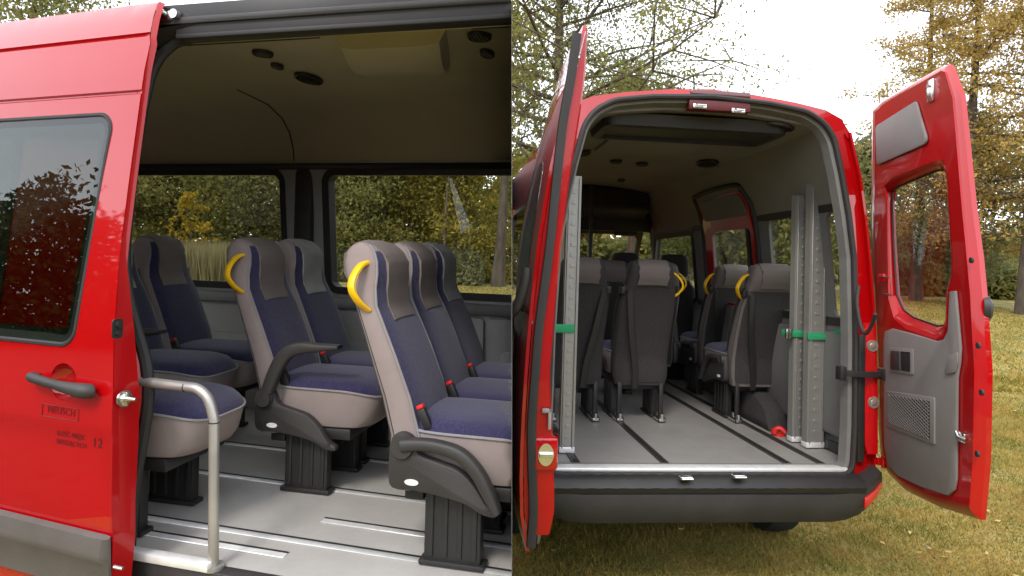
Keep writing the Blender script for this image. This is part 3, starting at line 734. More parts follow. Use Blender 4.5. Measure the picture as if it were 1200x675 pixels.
roof(van1, XR, XF); ceil1 = ceiling(van1, XR + .03, opn[8][0] - .03); ceiling(van1, opn[8][0] - .03, XF, 3)
bm = NB(); loft(bm, [[(x, -.655, 2.484), (x, -(hw(zt) - .085), zt + .012), (x, -(hw(zt) - .075), zt + .03), (x, -.655, 2.51)] for x in (opn[8][0] - .02, XF)]); obj('header_lining', bm, LIN, van1)
# header above the opening: guide rail of the sliding door
bm = NB()
def zr(px, py): p = H1(px, py, lambda z: -hw(min(z, 2.5)) - .0); return p
zg = [H1(300, y, near).z for y in (28, 22, 15, 8, 0, -10)]
g0 = H1(300, 24, lambda z: -hw(min(z, 2.56))).z
xa = H1(186, 25, near).x
for k, (dz, dep, hh) in enumerate(((.004, .012, .022), (.036, .006, .014), (.060, .014, .012))):
    tube(bm, [(xa + .02, -hw(g0 + dz) - dep * .3, g0 + dz + .01), (.6, -hw(g0 + dz) - dep * .3, g0 + dz + .01)], 1, 8, flat=(hh * .6, dep), up=(0, 0, 1))
obj('door_guide_rail', bm, DGREY, van1)
bm = NB(); box(bm, (xa + .03, -hw(zt + .02) - .004, zt + .006), (.6, -hw(g0) + .03, g0 - .010), .003); box(bm, (xa, -hw(g0) - .003, g0 - .012), (.6, -hw(g0) + .03, g0 + .075), .004); loft(bm, [[(x, -(hw(zt) - .060), zt + .004), (x, -(hw(g0) + .001), g0 - .013), (x, -(hw(g0) - .02), g0 + .02), (x, -(hw(zt) - .060), zt + .03)] for x in (xa + .08, .6)]); obj('rail_recess', bm, BLACKP, van1)
bm = NB()
q = H1(196, 20, lambda z: -hw(z) - .02)
box(bm, (q.x - .035, q.y - .02, q.z - .02), (q.x + .035, q.y + .012, q.z + .016), .006); disc(bm, (q.x + .05, q.y - .01, q.z), (0, -1, 0), .016, .02, 16); disc(bm, (q.x - .0, q.y - .02, q.z + .01), (0, -1, 0), .010, .012, 12)
obj('roller_arm', bm, CHROME, van1)
# floor, rails, threshold
def floorY(pts): return [H1F(*p) for p in pts]
def H1F(px, py): return hit(F1, px, py, 2, FZ)
bm = NB(); box(bm, (XR + .05, -.90, FZ - .04), (XF, .905, FZ)); obj('floor', bm, mat('vinyl_floor_pale', (.46, .44, .41), .38, var=.1, scale=3, bump=.12, bscale=180, col2=(.37, .35, .325)), van1, smooth=0)
def rail(x0, x1, y, wd=.022, end=True):
    bm = NB(); box(bm, (x0, y - wd, FZ), (x1, y + wd, FZ + .004), .0015, mi=0, seg=1)
    box(bm, (x0, y + wd * .55, FZ + .0042), (x1, y + wd * .98, FZ + .0062), 0, mi=1)
    obj('seat_rail', bm, [ALU, BLACKP], van1)
R1a, R1b = H1F(258, 553), H1F(480, 590); R0a, R0b = H1F(300, 524), H1F(450, 541); R3a, R3b = H1F(300, 624), H1F(540, 667); R2a, R2b = H1F(382, 607), H1F(478, 628); R4a, R4b = H1F(222, 627), H1F(328, 657)
for a, b, x0, x1 in ((R0a, R0b, XR + .1, XF), (R1a, R1b, XR + .1, XF), (R2a, R2b, R2a.x, XF), (R3a, R3b, XR + .1, XF), (R4a, R4b, XR + .1, R4b.x)):
    rail(x0, x1, (a.y + b.y) / 2, .019)
t0, t1 = H1F(156, 651), H1F(245, 671)
bm = NB(); box(bm, (t0.x - .4, (t0.y + t1.y) / 2 - .02, FZ), (t1.x, (t0.y + t1.y) / 2 + .02, FZ + .03), .006); obj('threshold_profile', bm, ALU, van1)
bm = NB(); box(bm, (opn[0][0], -.95, .42), (.6, -.90, FZ + .002), .004); obj('step_face', bm, DGREY, van1)
bm = NB(); box(bm, (opn[0][0] + .02, -.93, .43), (.6, -.62, .46), .004); obj('entry_step', bm, FLOOR, van1) if False else bm.free()
# grab pole
pb = H1F(250, 666); ptop = hit(F1, 251, 492, 1, pb.y); pe = hit(F1, 232, 456, 1, pb.y); pl_ = hit(F1, 178, 447, 1, pb.y)
bm = NB()
P = [pb, ptop] + catmull([ptop, ptop.lerp(pe, .55) + Vector((.012, 0, .012)), pe, pe + Vector((-.05, .0, .004))], 5)[1:] + [pl_ + Vector((-.2, 0, 0))]
tube(bm, P, .0165, 16); disc(bm, pb, (0, 0, 1), .034, .012, 20)
gp = obj('grab_pole', bm, POLE, van1)
bm = NB(); disc(bm, ptop - Vector((0, 0, .01)), (0, 0, 1), .0172, .004, 16); tube(bm, [pe + Vector((-.045, 0, .003)), pe + Vector((-.049, 0, .003))], .0172, 16); obj('joint_ring', bm, BLACKP, gp)
# ceiling fittings
CP = [(y, z) for y, z in CEIL]
def ceil_z(y): return lerp_tab([(a, b) for a, b in reversed(CP)], abs(y))
def H1C(px, py):
    p = hit(F1, px, py, 2, 2.52)
    for _ in range(12): p = hit(F1, px, py, 2, ceil_z(min(.79, abs(p.y))))
    return p
for px, py, rx, ry in ((308, 60, .045, .035), (325, 75, .035, .02), (362, 90, .085, .05), (562, 40, .05, .04), (571, 60, .045, .025)):
    p = H1C(px, py); y = p.y; dz = (ceil_z(abs(y) + .02) - ceil_z(abs(y) - .02)) / .04
    vent(van1, p.x, y, p.z - .004, rx, ry, Vector((0, dz * (1 if y > 0 else -1) * 1, -1)) * 1.0 if False else (0, dz if y > 0 else -dz, -1))
q0, q1, q2, q3 = H1C(352, 26), H1C(500, 16), H1C(395, 78), H1C(528, 84)
bm = NB(); ya, yb = -.55, .12; xa_, xb_ = hit(F1, 352, 28, 2, 2.49).x, hit(F1, 500, 22, 2, 2.49).x
xc_, xd_ = q2.x, q3.x
sec = []
for k in range(9):
    t = k / 8; y = ya + (yb - ya) * t; d = .075 * math.sin(math.pi * min(1, t * .85 + .2)) + .01
    z = ceil_z(y); sec.append((xa_ + (xc_ - xa_) * t, xb_ + (xd_ - xb_) * t, y, z, d))
loft(bm, [[(a, y, z + .01), (a + .03, y, z - d * .8), (a + .08, y, z - d), (b - .08, y, z - d), (b - .03, y, z - d * .8), (b, y, z + .01)] for a, b, y, z, d in sec])
obj('ceiling_duct', bm, LIN, van1)
p = H1C(470, 86); bm = NB(); box(bm, (p.x - .13, p.y - .02, p.z - .012), (p.x + .1, p.y + .02, p.z - .002), .006, None); obj('reading_light', bm, BLACKP, van1)
# longitudinal seam in the ceiling lining
pz = H1C(250, 50); bm = NB(); tube(bm, [(XR + .1, pz.y, ceil_z(abs(pz.y)) - .001), (xa_ - .01, pz.y, ceil_z(abs(pz.y)) - .001)], .004, 6); tube(bm, [(xb_ + .12, pz.y, ceil_z(abs(pz.y)) - .001), (XF, pz.y, ceil_z(abs(pz.y)) - .001)], .004, 6); obj('lining_seam', bm, BLACKP, van1)
bm = NB(); p = H1(345, 130, .79)
loft(bm, [[(x, y - .004, z - .004), (x, y + .004, z + .004), (x + .006, y + .004, z + .004), (x + .006, y - .004, z - .004)] for x, (y, z) in [(p.x, c) for c in CP[:6]]]); obj('lining_seam', bm, BLACKP, van1)
# body ends, bumper, wheels
bm = NB(); loft(bm, [[(x, s_ * a * .98, z) for s_, a, z in [(-1, hw(.4), .4), (-1, hw(.9), .9), (-1, hw(1.5), 1.5), (-1, hw(2.1), 2.1), (-1, .80, 2.49), (-1, .5, 2.64), (1, .5, 2.64), (1, .80, 2.49), (1, hw(2.1), 2.1), (1, hw(1.5), 1.5), (1, hw(.9), .9), (1, hw(.4), .4)]] for x in (XR, XR + .03)]); obj('rear_panel', bm, RED, van1)
bm = NB(); box(bm, (XR - .12, -.97, .38), (XR + .05, .97, .62), .05); obj('rear_bumper', bm, DGREY, van1)
for s_ in (-1, 1): wheel(van1, XR + .95, s_)
bm = NB(); box(bm, (XR + .1, -.85, .36), (XF, .85, .46), .02); obj('underbody', bm, BLACKP, van1)

# sliding door, slid back and standing off the side
piv = F1 @ Vector((-2.0, -1.055, 0))
FD = frame(piv.x, piv.y, -(TH + 5.5))
dsurf = lambda z: (.99 - hw(z))            # local y of the outer skin, 0 at the widest point
def HD(px, py): return hit(FD, px, py, 1, dsurf)
de = [(128, 700), (131, 640), (132, 470), (133, 400), (139, 310), (148, 235), (156, 175), (165, 110), (176, 50), (186, -2), (187, -6)]
dev = [(HD(a, b).x, HD(a, b).z) for a, b in de]
dev = [p for p in dev if p[1] < 2.55] + [(HD(184, 4).x, 2.575)]
tz = HD(60, 11).z; tz = min(tz, 2.47)
xb0 = dev[0][0] - 1.35
outl = [(xb0, .40)] + [(dev[0][0], .40)] + dev + [(xb0 + .1, dev[-1][1])]
win = [(HD(a, b).x, HD(a, b).z) for a, b in ((0, 401), (62, 405), (84, 396), (92, 375), (104, 310), (127, 158), (126, 138), (112, 134), (0, 141))]
win = rpoly([(xb0 + .12, win[1][1]), (win[2][0] + .01, win[1][1] + .005), (win[5][0] + .012, (win[7][1] + win[8][1]) / 2), (xb0 + .16, (win[7][1] + win[8][1]) / 2)], .06, 7)
hc = HD(74, 447); hx, hz = hc.x, hc.z
cup = [(hx + .058 * math.cos(q * math.pi / 14), hz + .058 * math.sin(q * math.pi / 14)) for q in range(28)]
s1 = (HD(0, 60).z + HD(160, 41).z) / 2; s2 = (HD(0, 120).z + HD(150, 108).z) / 2; s3 = (HD(0, 484).z + HD(120, 509).z) / 2
seams = {s1: (.010, .009), s2: (.009, .008)}
rows = [z for z, _ in HW if .45 < z < 2.57 and all(abs(z - s) > .02 for s in (s1, s2, s3))]
for s, (d, wd) in seams.items(): rows += [s - wd, s - wd * .3, s + wd * .3, s + wd]
rows += [s3 - .02, s3, s3 + .02]
rr_ = sorted(r_ for r_ in rows if dev[0][1] < r_ < dev[-1][1] - .005)
_d = [(p[1], p[0]) for p in sorted(dev, key=lambda p: p[1])]
dev = [(x, z) for z, x in sorted(_d + [(z, lerp_tab(_d, z)) for z in rr_])]
outl = [(xb0, .40)] + [(dev[0][0], .40)] + dev + [(xb0 + .1, dev[-1][1])]
def dskin(u, v):
    y = dsurf(v)
    for s, (d, wd) in seams.items():
        if abs(v - s) < wd * .6: y += d
    if v < s3: y += .006 * min(1, (s3 - v) / .02)
    y += .02 * max(0, (u - (dev[3][0] - .02)) / .02) * .0
    return (u, y, v)
bm = NB(); sheet(bm, outl, [win, cup], .12, dskin, rows, (0, .012, 0)); door = obj('sliding_door', bm, RED, van1, F1.inverted() @ FD)
# thick inner frame of the door
dth = lambda z: lerp_tab([(.5, .05), (1.1, .078), (1.3, .075), (1.5, .045), (1.62, .012), (2.6, .008)], z)
bm = NB(); edge = [(x, z) for x, z in [(dev[0][0], .40)] + dev]
loft(bm, [[(x, dsurf(z) + .004, z), (x + .002, dsurf(z) + .014 + dth(z) * .3, z), (x + .005, dsurf(z) + .014 + dth(z), z), (x - .03, dsurf(z) + .019 + dth(z), z), (x - .06, dsurf(z) + .016 + dth(z) * .5, z), (x - .06, dsurf(z) + .014, z)] for x, z in edge]); obj('door_edge', bm, REDM, door)
bm = NB(); lx = dev[3][0] - .14
sheet(bm, [(xb0 + .02, .42), (lx, .42), (lx, 2.40), (xb0 + .1, 2.40)], [grow(win, .03)], .3, lambda u, v: (u, dsurf(v) + .06, v), [1.2, 1.75, 2.3], (0, .02, 0)); obj('inner_panel', bm, DGREY, door)
bm = NB(); sheet(bm, grow(win, .004), [], .4, lambda u, v: (u, dsurf(v) - .001, v), [], (0, .005, 0)); obj('door_window', bm, GTINT, door)
bm = NB(); loft(bm, [[(u, dsurf(v) + a, v) for u, v in grow(win, d)] for d, a in ((.008, .004), (.004, -.004), (-.004, -.005), (-.012, .001), (-.05, .007), (-.05, .012), (.0, .016))], caps=False); obj('window_surround', bm, RUB, door)
# handle cup and handle
bm = NB(); rings = []
for s_, d_ in ((1.0, .0), (.93, .012), (.78, .026), (.5, .036), (.12, .040)): rings.append([(hx + .058 * s_ * math.cos(q * math.pi / 14), dsurf(hz) + d_, hz + .058 * s_ * math.sin(q * math.pi / 14)) for q in range(28)])
loft(bm, rings, caps=False); bm.faces.new([bm.verts.new(p) for p in rings[-1]]); obj('handle_recess', bm, RED, door)
ha, hb = HD(46, 441), HD(114, 456)
bm = NB(); Ph = [Vector((ha.x, dsurf(ha.z) - .005, ha.z)), Vector((ha.x + .01, dsurf(ha.z) - .03, ha.z + .003)), Vector(((ha.x + hb.x) / 2, dsurf(hz) - .042, (ha.z + hb.z) / 2 + .002)), Vector((hb.x - .02, dsurf(hb.z) - .036, hb.z)), Vector((hb.x, dsurf(hb.z) - .012, hb.z - .003))]
PP = catmull(Ph, 6); n = len(PP); rr = [lerp_tab([(0, .013), (.2, .016), (.5, .0145), (.75, .024), (.93, .023), (1, .015)], k / (n - 1)) for k in range(n)]
tube(bm, PP, rr, 14); obj('door_handle', bm, DGREY, door)
# plastic moulding
m0, m1 = HD(0, 598), HD(128, 626); m2 = HD(0, 661); zt_, zb_ = (m0.z + m1.z) / 2, m2.z
bm = NB(); x1m = dev[1][0] - .004
prof = [(-.0, zt_ + .0), (-.022, zt_ - .006), (-.03, zt_ - .055), (-.030, zt_ - .075), (-.022, zt_ - .085), (-.020, zb_ + .01), (.0, zb_)]
loft(bm, [[(x, dsurf(z) + y, z) for y, z in prof] for x in (xb0 + .01, x1m - .012)] + [[(x1m, dsurf(z) + y * .4, zb_ + (z - zb_) * .96 + .005) for y, z in prof]]); obj('side_moulding', bm, TRIM, door)
# latch striker on the door edge
q = hit(FD, 145, 467, 0, dev[3][0] + .008)
bm = NB(); disc(bm, q, (1, 0, 0), .026, .006, 24); disc(bm, q + Vector((.006, 0, 0)), (1, 0, 0), .017, .006, 16, r2=.012); tube(bm, [q + Vector((.004, 0, 0)), q + Vector((.045, .006, 0))], [.010, .006], 10)
box(bm, q + Vector((.004, -.004, -.022)), q + Vector((.016, .004, .022)), .002); obj('lock_striker', bm, CHROME, door)
q = hit(FD, 137, 385, 0, dev[3][0] + .009); bm = NB(); plate_pts = rect(-.018, .018, -.03, .03, .01)
loft(bm, [[q + Vector((dx, a, b)) for a, b in plate_pts] for dx in (0, .004)]); disc(bm, q + Vector((.004, 0, .012)), (1, 0, 0), .009, .008, 12); disc(bm, q + Vector((.004, 0, -.015)), (1, 0, 0), .007, .006, 12); obj('lock_opening', bm, BLACKP, door)
q = hit(FD, 134, 664, 0, dev[1][0] + .009); bm = NB(); tube(bm, [q, q + Vector((.03, .005, -.002))], .006, 8); obj('lower_pin', bm, CHROME, door)
def text(body, px, py, size, m, parent, name='lettering', M=None, xs=1, y_off=-.0012):
    cu = bpy.data.curves.new('txt', 'FONT'); cu.body = body; cu.size = size; cu.extrude = .0002; cu.space_character = 1.1
    tmp = bpy.data.objects.new('txt', cu); COL.objects.link(tmp); bpy.context.view_layer.update()
    me = bpy.data.meshes.new_from_object(tmp); bpy.data.objects.remove(tmp); me.materials.append(m)
    o = link(bpy.data.objects.new(name, me)); o.parent = parent
    if M is None:
        p = HD(px, py); M = Matrix.Translation((p.x, dsurf(p.z) + y_off + (.006 if p.z < s3 else 0), p.z)) @ Matrix.Rotation(R(90), 4, 'X')
    o.matrix_local = M @ Matrix.Diagonal((xs, 1, 1, 1)); return o
text('NEUSCH', 56, 483, .032, TXT2, door, xs=.95)
a, b = HD(50, 473), HD(92, 494)
bm = NB()
for p0, p1 in (((a.x, a.z), (b.x, a.z)), ((b.x, a.z), (b.x, b.z)), ((b.x, b.z), (a.x, b.z)), ((a.x, b.z), (a.x, a.z))):
    tube(bm, [(p0[0], dsurf(p0[1]) - .001, p0[1]), (p1[0], dsurf(p1[1]) - .001, p1[1])], .0012, 4)
obj('lettering_frame', bm, TXT2, door)
text('ILOŚĆ MIEJSC', 65, 510.5, .022, TXT, door, xs=.85); text('SIEDZĄCYCH', 64, 520, .022, TXT, door, xs=.95); text('12', 106, 524, .042, TXT, door)

# seats of the first minibus: place each by where its cushion meets the backrest
def seat_at(px, py, zloc, Y, dyaw=0, scale=1):
    p = hit(F1, px, py, 2, FZ + zloc) if Y is None else hit(F1, px, py, 1, Y)
    return p
g1 = 'seats of the first minibus'
def place1(x, y, label, yaw=0, **k):
    M = F1 @ Matrix.Translation((x, y, FZ + .004)) @ Matrix.Rotation(R(yaw), 4, 'Z')
    return seat(M, label, g1, **k)
A = hit(F1, 469, 526, 2, FZ + .40)
xA, yA = A.x, A.y + SW + .04
place1(xA, yA, 'large near seat with folded black armrest and yellow handle, front row by the door', 2)
place1(xA - .035, yA + .385, 'middle seat of the front row between the near one and the pale-covered one', 2, arm=None, handle=False)
place1(xA - .075, yA + .77, 'far seat of the front row with a pale grey head cover', 2, arm=None, handle=False, cover='pale')
B = hit(F1, 308, 468, 2, FZ + .40)
place1(B.x, B.y + SW + .04, 'seat with raised black armrest and yellow handle in the second row', 3, arm='up')
place1(B.x - .03, B.y + SW + .04 + .39, 'window-side seat of the second row with pale head cover by the pillar', 3, arm=None, handle=False, cover='pale')
B3 = (-2.57, B.y + SW + .10)
place1(B3[0], B3[1], 'seat with grey head cover beside the sliding door edge in the last row', 4, arm='up', cover='pale', handle=False)
place1(B3[0] - .02, B3[1] + .38, 'window-side seat of the last row, mostly hidden behind its neighbour', 4, arm=None, handle=False)
C3 = hit(F1, 280, 486, 2, FZ + .455)
place1(C3.x - .62, C3.y + .09, 'near seat behind the silver grab pole, its back hidden by the door', 4, arm=None, handle=False)

# ------------------------------------------------------------------ SECOND MINIBUS, seen from behind (right half)
SEALD = .045
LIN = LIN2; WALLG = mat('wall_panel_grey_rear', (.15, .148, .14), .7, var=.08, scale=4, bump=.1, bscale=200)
YAW2 = 5.6
F2 = frame(.968, 3.15, 90 + YAW2, 0, Matrix.Rotation(R(1.9), 4, 'Y') @ Matrix.Rotation(R(0.5), 4, 'X'))
van2 = empty('minibus', F2); tag(van2, 'red minibus seen from behind with both rear doors swung open', 'minibus')
def H2(px, py, axis, val): return hit(F2, px, py, axis, val)
_bo = [(1028, 540), (1028, 450), (1025, 350), (1021, 302), (1016, 252), (1008, 195), (998, 156)]
_b = [H2(a, b, 0, 0) for a, b in _bo]
HW = [(.3, .87), (.5, .90)] + [(p.z, -p.y) for p in _b]
_r = [H2(a, b, 0, 0) for a, b in ((988, 140), (965, 130), (930, 121), (880, 111), (830, 105))]
ROOF = [(HW[-1][1], HW[-1][0])] + [(-p.y, p.z) for p in _r]; ROOF = [p for p in ROOF if p[0] > .05] + [(0, ROOF[-1][1] + .004)]
_so = [(993, 560), (997, 500), (998, 400), (996, 302), (990, 252), (982, 205), (973, 163)]
SO = [(p.z, -p.y) for p in (H2(a, b, 0, 0) for a, b in _so)]
_st = [(-p.y, p.z) for p in (H2(a, b, 0, 0) for a, b in ((962, 146), (942, 133), (900, 124), (850, 118)))]
ZR = ROOF[-1][1]; ZC = ZR - .10
CEIL = [(hw(2.04) - .042, 2.03), (hw(2.14) - .055, 2.14), (hw(2.25) - .10, 2.25), (hw(2.3) - .16, ZC - .06), (.40, ZC - .025), (.22, ZC - .006), (0, ZC)]
inn = lambda z: hw(z) - .045
XE = 3.35
nearR = lambda z: -(hw(z) - .05)
w3 = [H2(a, b, 1, nearR) for a, b in ((988, 238), (963, 238), (963, 356))]
w2 = [H2(a, b, 1, nearR) for a, b in ((935, 249), (897, 252))]
w1 = [H2(a, b, 1, nearR) for a, b in ((879, 258), (832, 266))]
zB2, zT2 = 1.42, 2.02
wRi = [rect(.12, w3[1].x, zB2, zT2, .06), rect(w2[0].x - .02, w2[1].x, zB2, zT2, .06), rect(w1[0].x, w1[1].x, zB2, zT2 - .03, .06)]
wR = [rect(.14, w3[1].x + .19, zB2 - .02, zT2 + .01, .06), rect(w3[1].x + .28, w2[1].x + .22, zB2 - .02, zT2 + .01, .06), rect(w2[1].x + .30, w1[1].x + .40, zB2 - .02, zT2 + .01, .06)]
xd0, xd1 = w1[0].x - .08, w1[1].x + .12
cab_ = rpoly([(xd1 + .35, 1.36), (4.75, 1.36), (4.55, 1.62), (4.15, 2.0), (xd1 + .35, 2.0)], .05)
for sd in (-1, 1):
    ws = wR if sd < 0 else [rect(.2, 1.35, zB2, zT2), rect(1.5, 2.7, zB2, zT2)]
    HWs = HW
    rows = None
    side_wall(van2, sd, 0, 3.45, [], ws + [rpoly([(xd1 + .30, 1.40), (3.38, 1.40), (3.38, 1.75), (3.25, 2.0), (xd1 + .30, 2.0)], .05)], zlo=.62, ztop=HW[-1][0] + .003, liner=False)
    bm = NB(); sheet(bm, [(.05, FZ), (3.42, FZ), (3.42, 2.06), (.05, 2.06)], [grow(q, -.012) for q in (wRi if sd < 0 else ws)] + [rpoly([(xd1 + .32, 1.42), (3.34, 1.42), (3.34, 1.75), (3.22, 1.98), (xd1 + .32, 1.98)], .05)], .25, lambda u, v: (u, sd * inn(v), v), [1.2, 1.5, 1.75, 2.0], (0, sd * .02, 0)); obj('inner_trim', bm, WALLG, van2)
    bm = NB()
    for (a, b) in ((.10, 1.0), (1.03, 2.3)):
        plate(bm, rect(a, b, FZ + .10, zB2 - .08, .03), sd * (hw(1.1) - .05), sd * (hw(1.1) - .075), .008)
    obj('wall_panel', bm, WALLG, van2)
    bm = NB(); a0 = 1.02; pts_ = [(a0 + .30 * math.cos(q * math.pi / 10), FZ + .20 * math.sin(q * math.pi / 10)) for q in range(11)]
    plate(bm, pts_, sd * (hw(1.1) - .06), sd * (hw(1.1) - .20), .02); obj('wheel_housing', bm, CHAR, van2)
    wheel(van2, .95, sd); wheel(van2, 3.75, sd)
# sliding door seen from inside: red inner frame and grey panel above its window
_cz = sorted((b, a) for a, b in CEIL)
inc = lambda z: inn(z) if z < 2.03 else lerp_tab(_cz, z)
yy = lambda z: -(inc(z) - .010)
bm = NB()
path = [(xd0, 1.0), (xd0, 1.5), (xd0 - .0, 1.95), (xd0 + .03, 2.20), (xd0 + .12, 2.27), (xd1 - .15, 2.27), (xd1, 2.18), (xd1 + .03, 1.5), (xd1 + .03, 1.0)]
tube(bm, [(p.x, -inc(p.y) + .006, p.y) for p in catmull([Vector((a, b)) for a, b in path], 4)], .018, 8); obj('door_seal', bm, RUB, van2)
sdoor = obj('sliding_door', (lambda b: (sheet(b, rpoly([(xd0 + .03, 1.0), (xd1, 1.0), (xd1, 2.20), (xd0 + .05, 2.24)], .08), [rect(w1[0].x + .01, w1[1].x - .01, zB2 + .01, zT2 - .045, .05)], .2, lambda u, v: (u, yy(v), v), [1.2, 1.5, 1.75, 2.0], (0, -.012, 0)), b)[1])(NB()), REDM, van2)
bm = NB(); sheet(bm, rect(xd0 + .09, xd1 - .07, zT2 + .045, 2.21, .04), [], .2, lambda u, v: (u, yy(v) + .012, v), [], (0, -.008, 0)); obj('door_trim', bm, WALLG, sdoor); bm = NB(); sheet(bm, rect(xd0 + .06, xd1 - .04, 1.02, zB2 - .006, .04), [], .2, lambda u, v: (u, yy(v) + .012, v), [], (0, -.008, 0)); obj('door_trim', bm, WALLG, sdoor)
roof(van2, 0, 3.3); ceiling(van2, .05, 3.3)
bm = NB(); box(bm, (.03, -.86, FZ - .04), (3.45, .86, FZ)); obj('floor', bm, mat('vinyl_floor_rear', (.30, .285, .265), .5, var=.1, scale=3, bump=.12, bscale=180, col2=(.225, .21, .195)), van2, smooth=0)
bm = NB(); box(bm, (.15, -.85, .40), (4.1, .85, .50), .02); obj('underbody', bm, BLACKP, van2)
# rear frame
def halfr(z): return lerp_tab(SO, z)
def opoly(d=0):
    r_ = [(-halfr(.70), .66), (halfr(.70), .66)] + [(h_, z_) for z_, h_ in SO[1:]] + [(a, b) for a, b in _st if a > .05] + [(0, _st[-1][1] + .004)]
    return r_ + [(-a, b) for a, b in reversed(r_[2:-1])]
bz = (.60, .7, .9, 1.2, 1.5, 1.75, 2.0, 2.15)
body_out = [(hw(z), z) for z in bz] + ROOF + [(-a, b) for a, b in reversed(ROOF[:-1])] + [(-hw(z), z) for z in reversed(bz)]
bm = NB(); op_r = rpoly(opoly(), [.06, .06] + [.2] * (len(opoly()) - 2), 4)
def rearx(y, z): return -.02 + .05 * max(0, (abs(y) - .80 * hw(z)) / (.2 * hw(z))) ** 2 + .02 * max(0, (z - (ZR - .08)) / .08) ** 2
sheet(bm, body_out, [op_r], .09, lambda u, v: (rearx(u, v), u, v), [], (.03, 0, 0)); obj('rear_frame', bm, RED, van2)
bm = NB(); tube(bm, [(-.028, a, b) for a, b in densify(grow(op_r, .004), .05)], .014, 8, closed=True); obj('door_seal', bm, RUB, van2)
bm = NB(); o1, o2, o3 = densify(grow(op_r, -.004), 9), densify(grow(op_r, -.022), 9), densify(grow(op_r, -.03), 9)
loft(bm, [[(-.012, a, b) for a, b in o1], [(-.006, a, max(b, .668)) for a, b in o2], [(.045, a, max(b, .668)) for a, b in o3], [(.075, a, max(b, .668)) for a, b in grow(op_r, -.0)]], caps=False); obj('opening_trim', bm, mat('opening_trim_grey', (.15, .145, .135), .6), van2)
bm = NB(); box(bm, (-.03, -halfr(.7) + .01, .668), (.05, halfr(.7) - .01, .688), .008); obj('sill_plate', bm, ALU, van2)
# bumper with ribbed step
def bump_x(y): return -.13 + .12 * max(0, (abs(y) - .70) / .26) ** 2
bm = NB(); sec = []
ys = [(-.93, .34)] + [(-.93, .16)] + [(-.925 + 1.85 * k / 24, None) for k in range(25)] + [(.93, .16), (.93, .34)]
for y, xo in ys:
    x = bump_x(y) if xo is None else xo - .02; e = 0 if xo is None else 1
    k = max(0, (abs(y) - .6) / .36) ** 2; lo = .455 + .14 * k; hi = .60 + .10 * k
    s_ = 1 if y > 0 else -1
    if xo is None: sec.append([(x + .14, y * .93, hi + .01), (x + .022, y * .985, hi + .002), (x + .004, y, hi - .012), (x, y, hi - .05), (x + .004, y, lo + .04), (x + .022, y * .99, lo), (x + .14, y * .93, lo)])
    else: sec.append([(x, s_ * .86, .74), (x, s_ * .92, .735), (x, s_ * .93, .72), (x, s_ * .93, .62), (x, s_ * .925, .61), (x, s_ * .90, .585), (x, s_ * .86, .585)])
loft(bm, sec); bumper = obj('rear_bumper', bm, mat('bumper_plastic', (.024, .022, .021), .5, var=.2, scale=6, bump=.2, bscale=250), van2)
bm = NB(); lo_ = []
for k in range(41):
    y = -.78 + 1.56 * k / 40; rb = .004 if k % 2 else 0
    lo_.append([(-.02, y, .668), (-.075, y, .668 + rb), (-.115, y, .655 + rb), (-.135, y, .625 + rb * .5), (-.125, y, .598), (-.02, y, .598)])
loft(bm, lo_); obj('bumper_step', bm, BLACKP, bumper)
for y in (-.10, -.32):
    p = H2(804 if y > -.2 else 866, 560 if y > -.2 else 558, 0, -.13); bm = NB(); box(bm, (p.x - .012, p.y - .03, p.z - .008), (p.x + .02, p.y + .03, p.z + .008), .004); tube(bm, [(p.x - .018, p.y - .028, p.z), (p.x - .018, p.y + .028, p.z)], .006, 8); obj('hook', bm, CHROME, bumper)
for sd in (-1, 1):
    bm = NB(); L_ = []
    for k in range(9):
        y = sd * (.775 + .135 * k / 8); x = bump_x(y) - .005; kk = max(0, (abs(y) - .6) / .36) ** 2; lo_ = .455 + .14 * kk; hi_ = .60 + .10 * kk
        za, zb = lo_ + .035, hi_ - .045
        L_.append([(x + .012, y, za), (x + .001, y, za + .003), (x - .002, y, (za + zb) / 2), (x + .001, y, zb - .003), (x + .012, y, zb)])
    loft(bm, L_); obj('reflector', bm, REFL, bumper)
    # tail lamp on the corner
    bm = NB(); L_ = []
    for k in range(15):
        z = .76 + .66 * k / 14; h = hw(z); wv = (.085 if .05 < k / 14 < .95 else .07)
        L_.append([(-.028, sd * (h - wv), z), (-.034, sd * (h - wv * .55), z), (-.022, sd * (h - .012), z), (.03, sd * (h + .006), z), (.10, sd * (h + .004), z), (.10, sd * (h - .02), z), (.0, sd * (h - wv), z)])
    loft(bm, L_); lamp = obj('tail_lamp', bm, LAMPR, van2)
    for z in (1.305, 1.02):
        bm = NB(); disc(bm, (-.026, sd * (hw(z) - .042), z), (-1, 0, 0), .032, .010, 24, r2=.029); disc(bm, (-.036, sd * (hw(z) - .042), z), (-1, 0, 0), .018, .004, 18, r2=.012); obj('lamp_lens', bm, LENS, lamp)
    bm = NB(); box(bm, (-.032, sd * .815 - .018, .72), (-.018, sd * .815 + .018, 1.36), .004); obj('corner_seal', bm, BLACKP, van2)
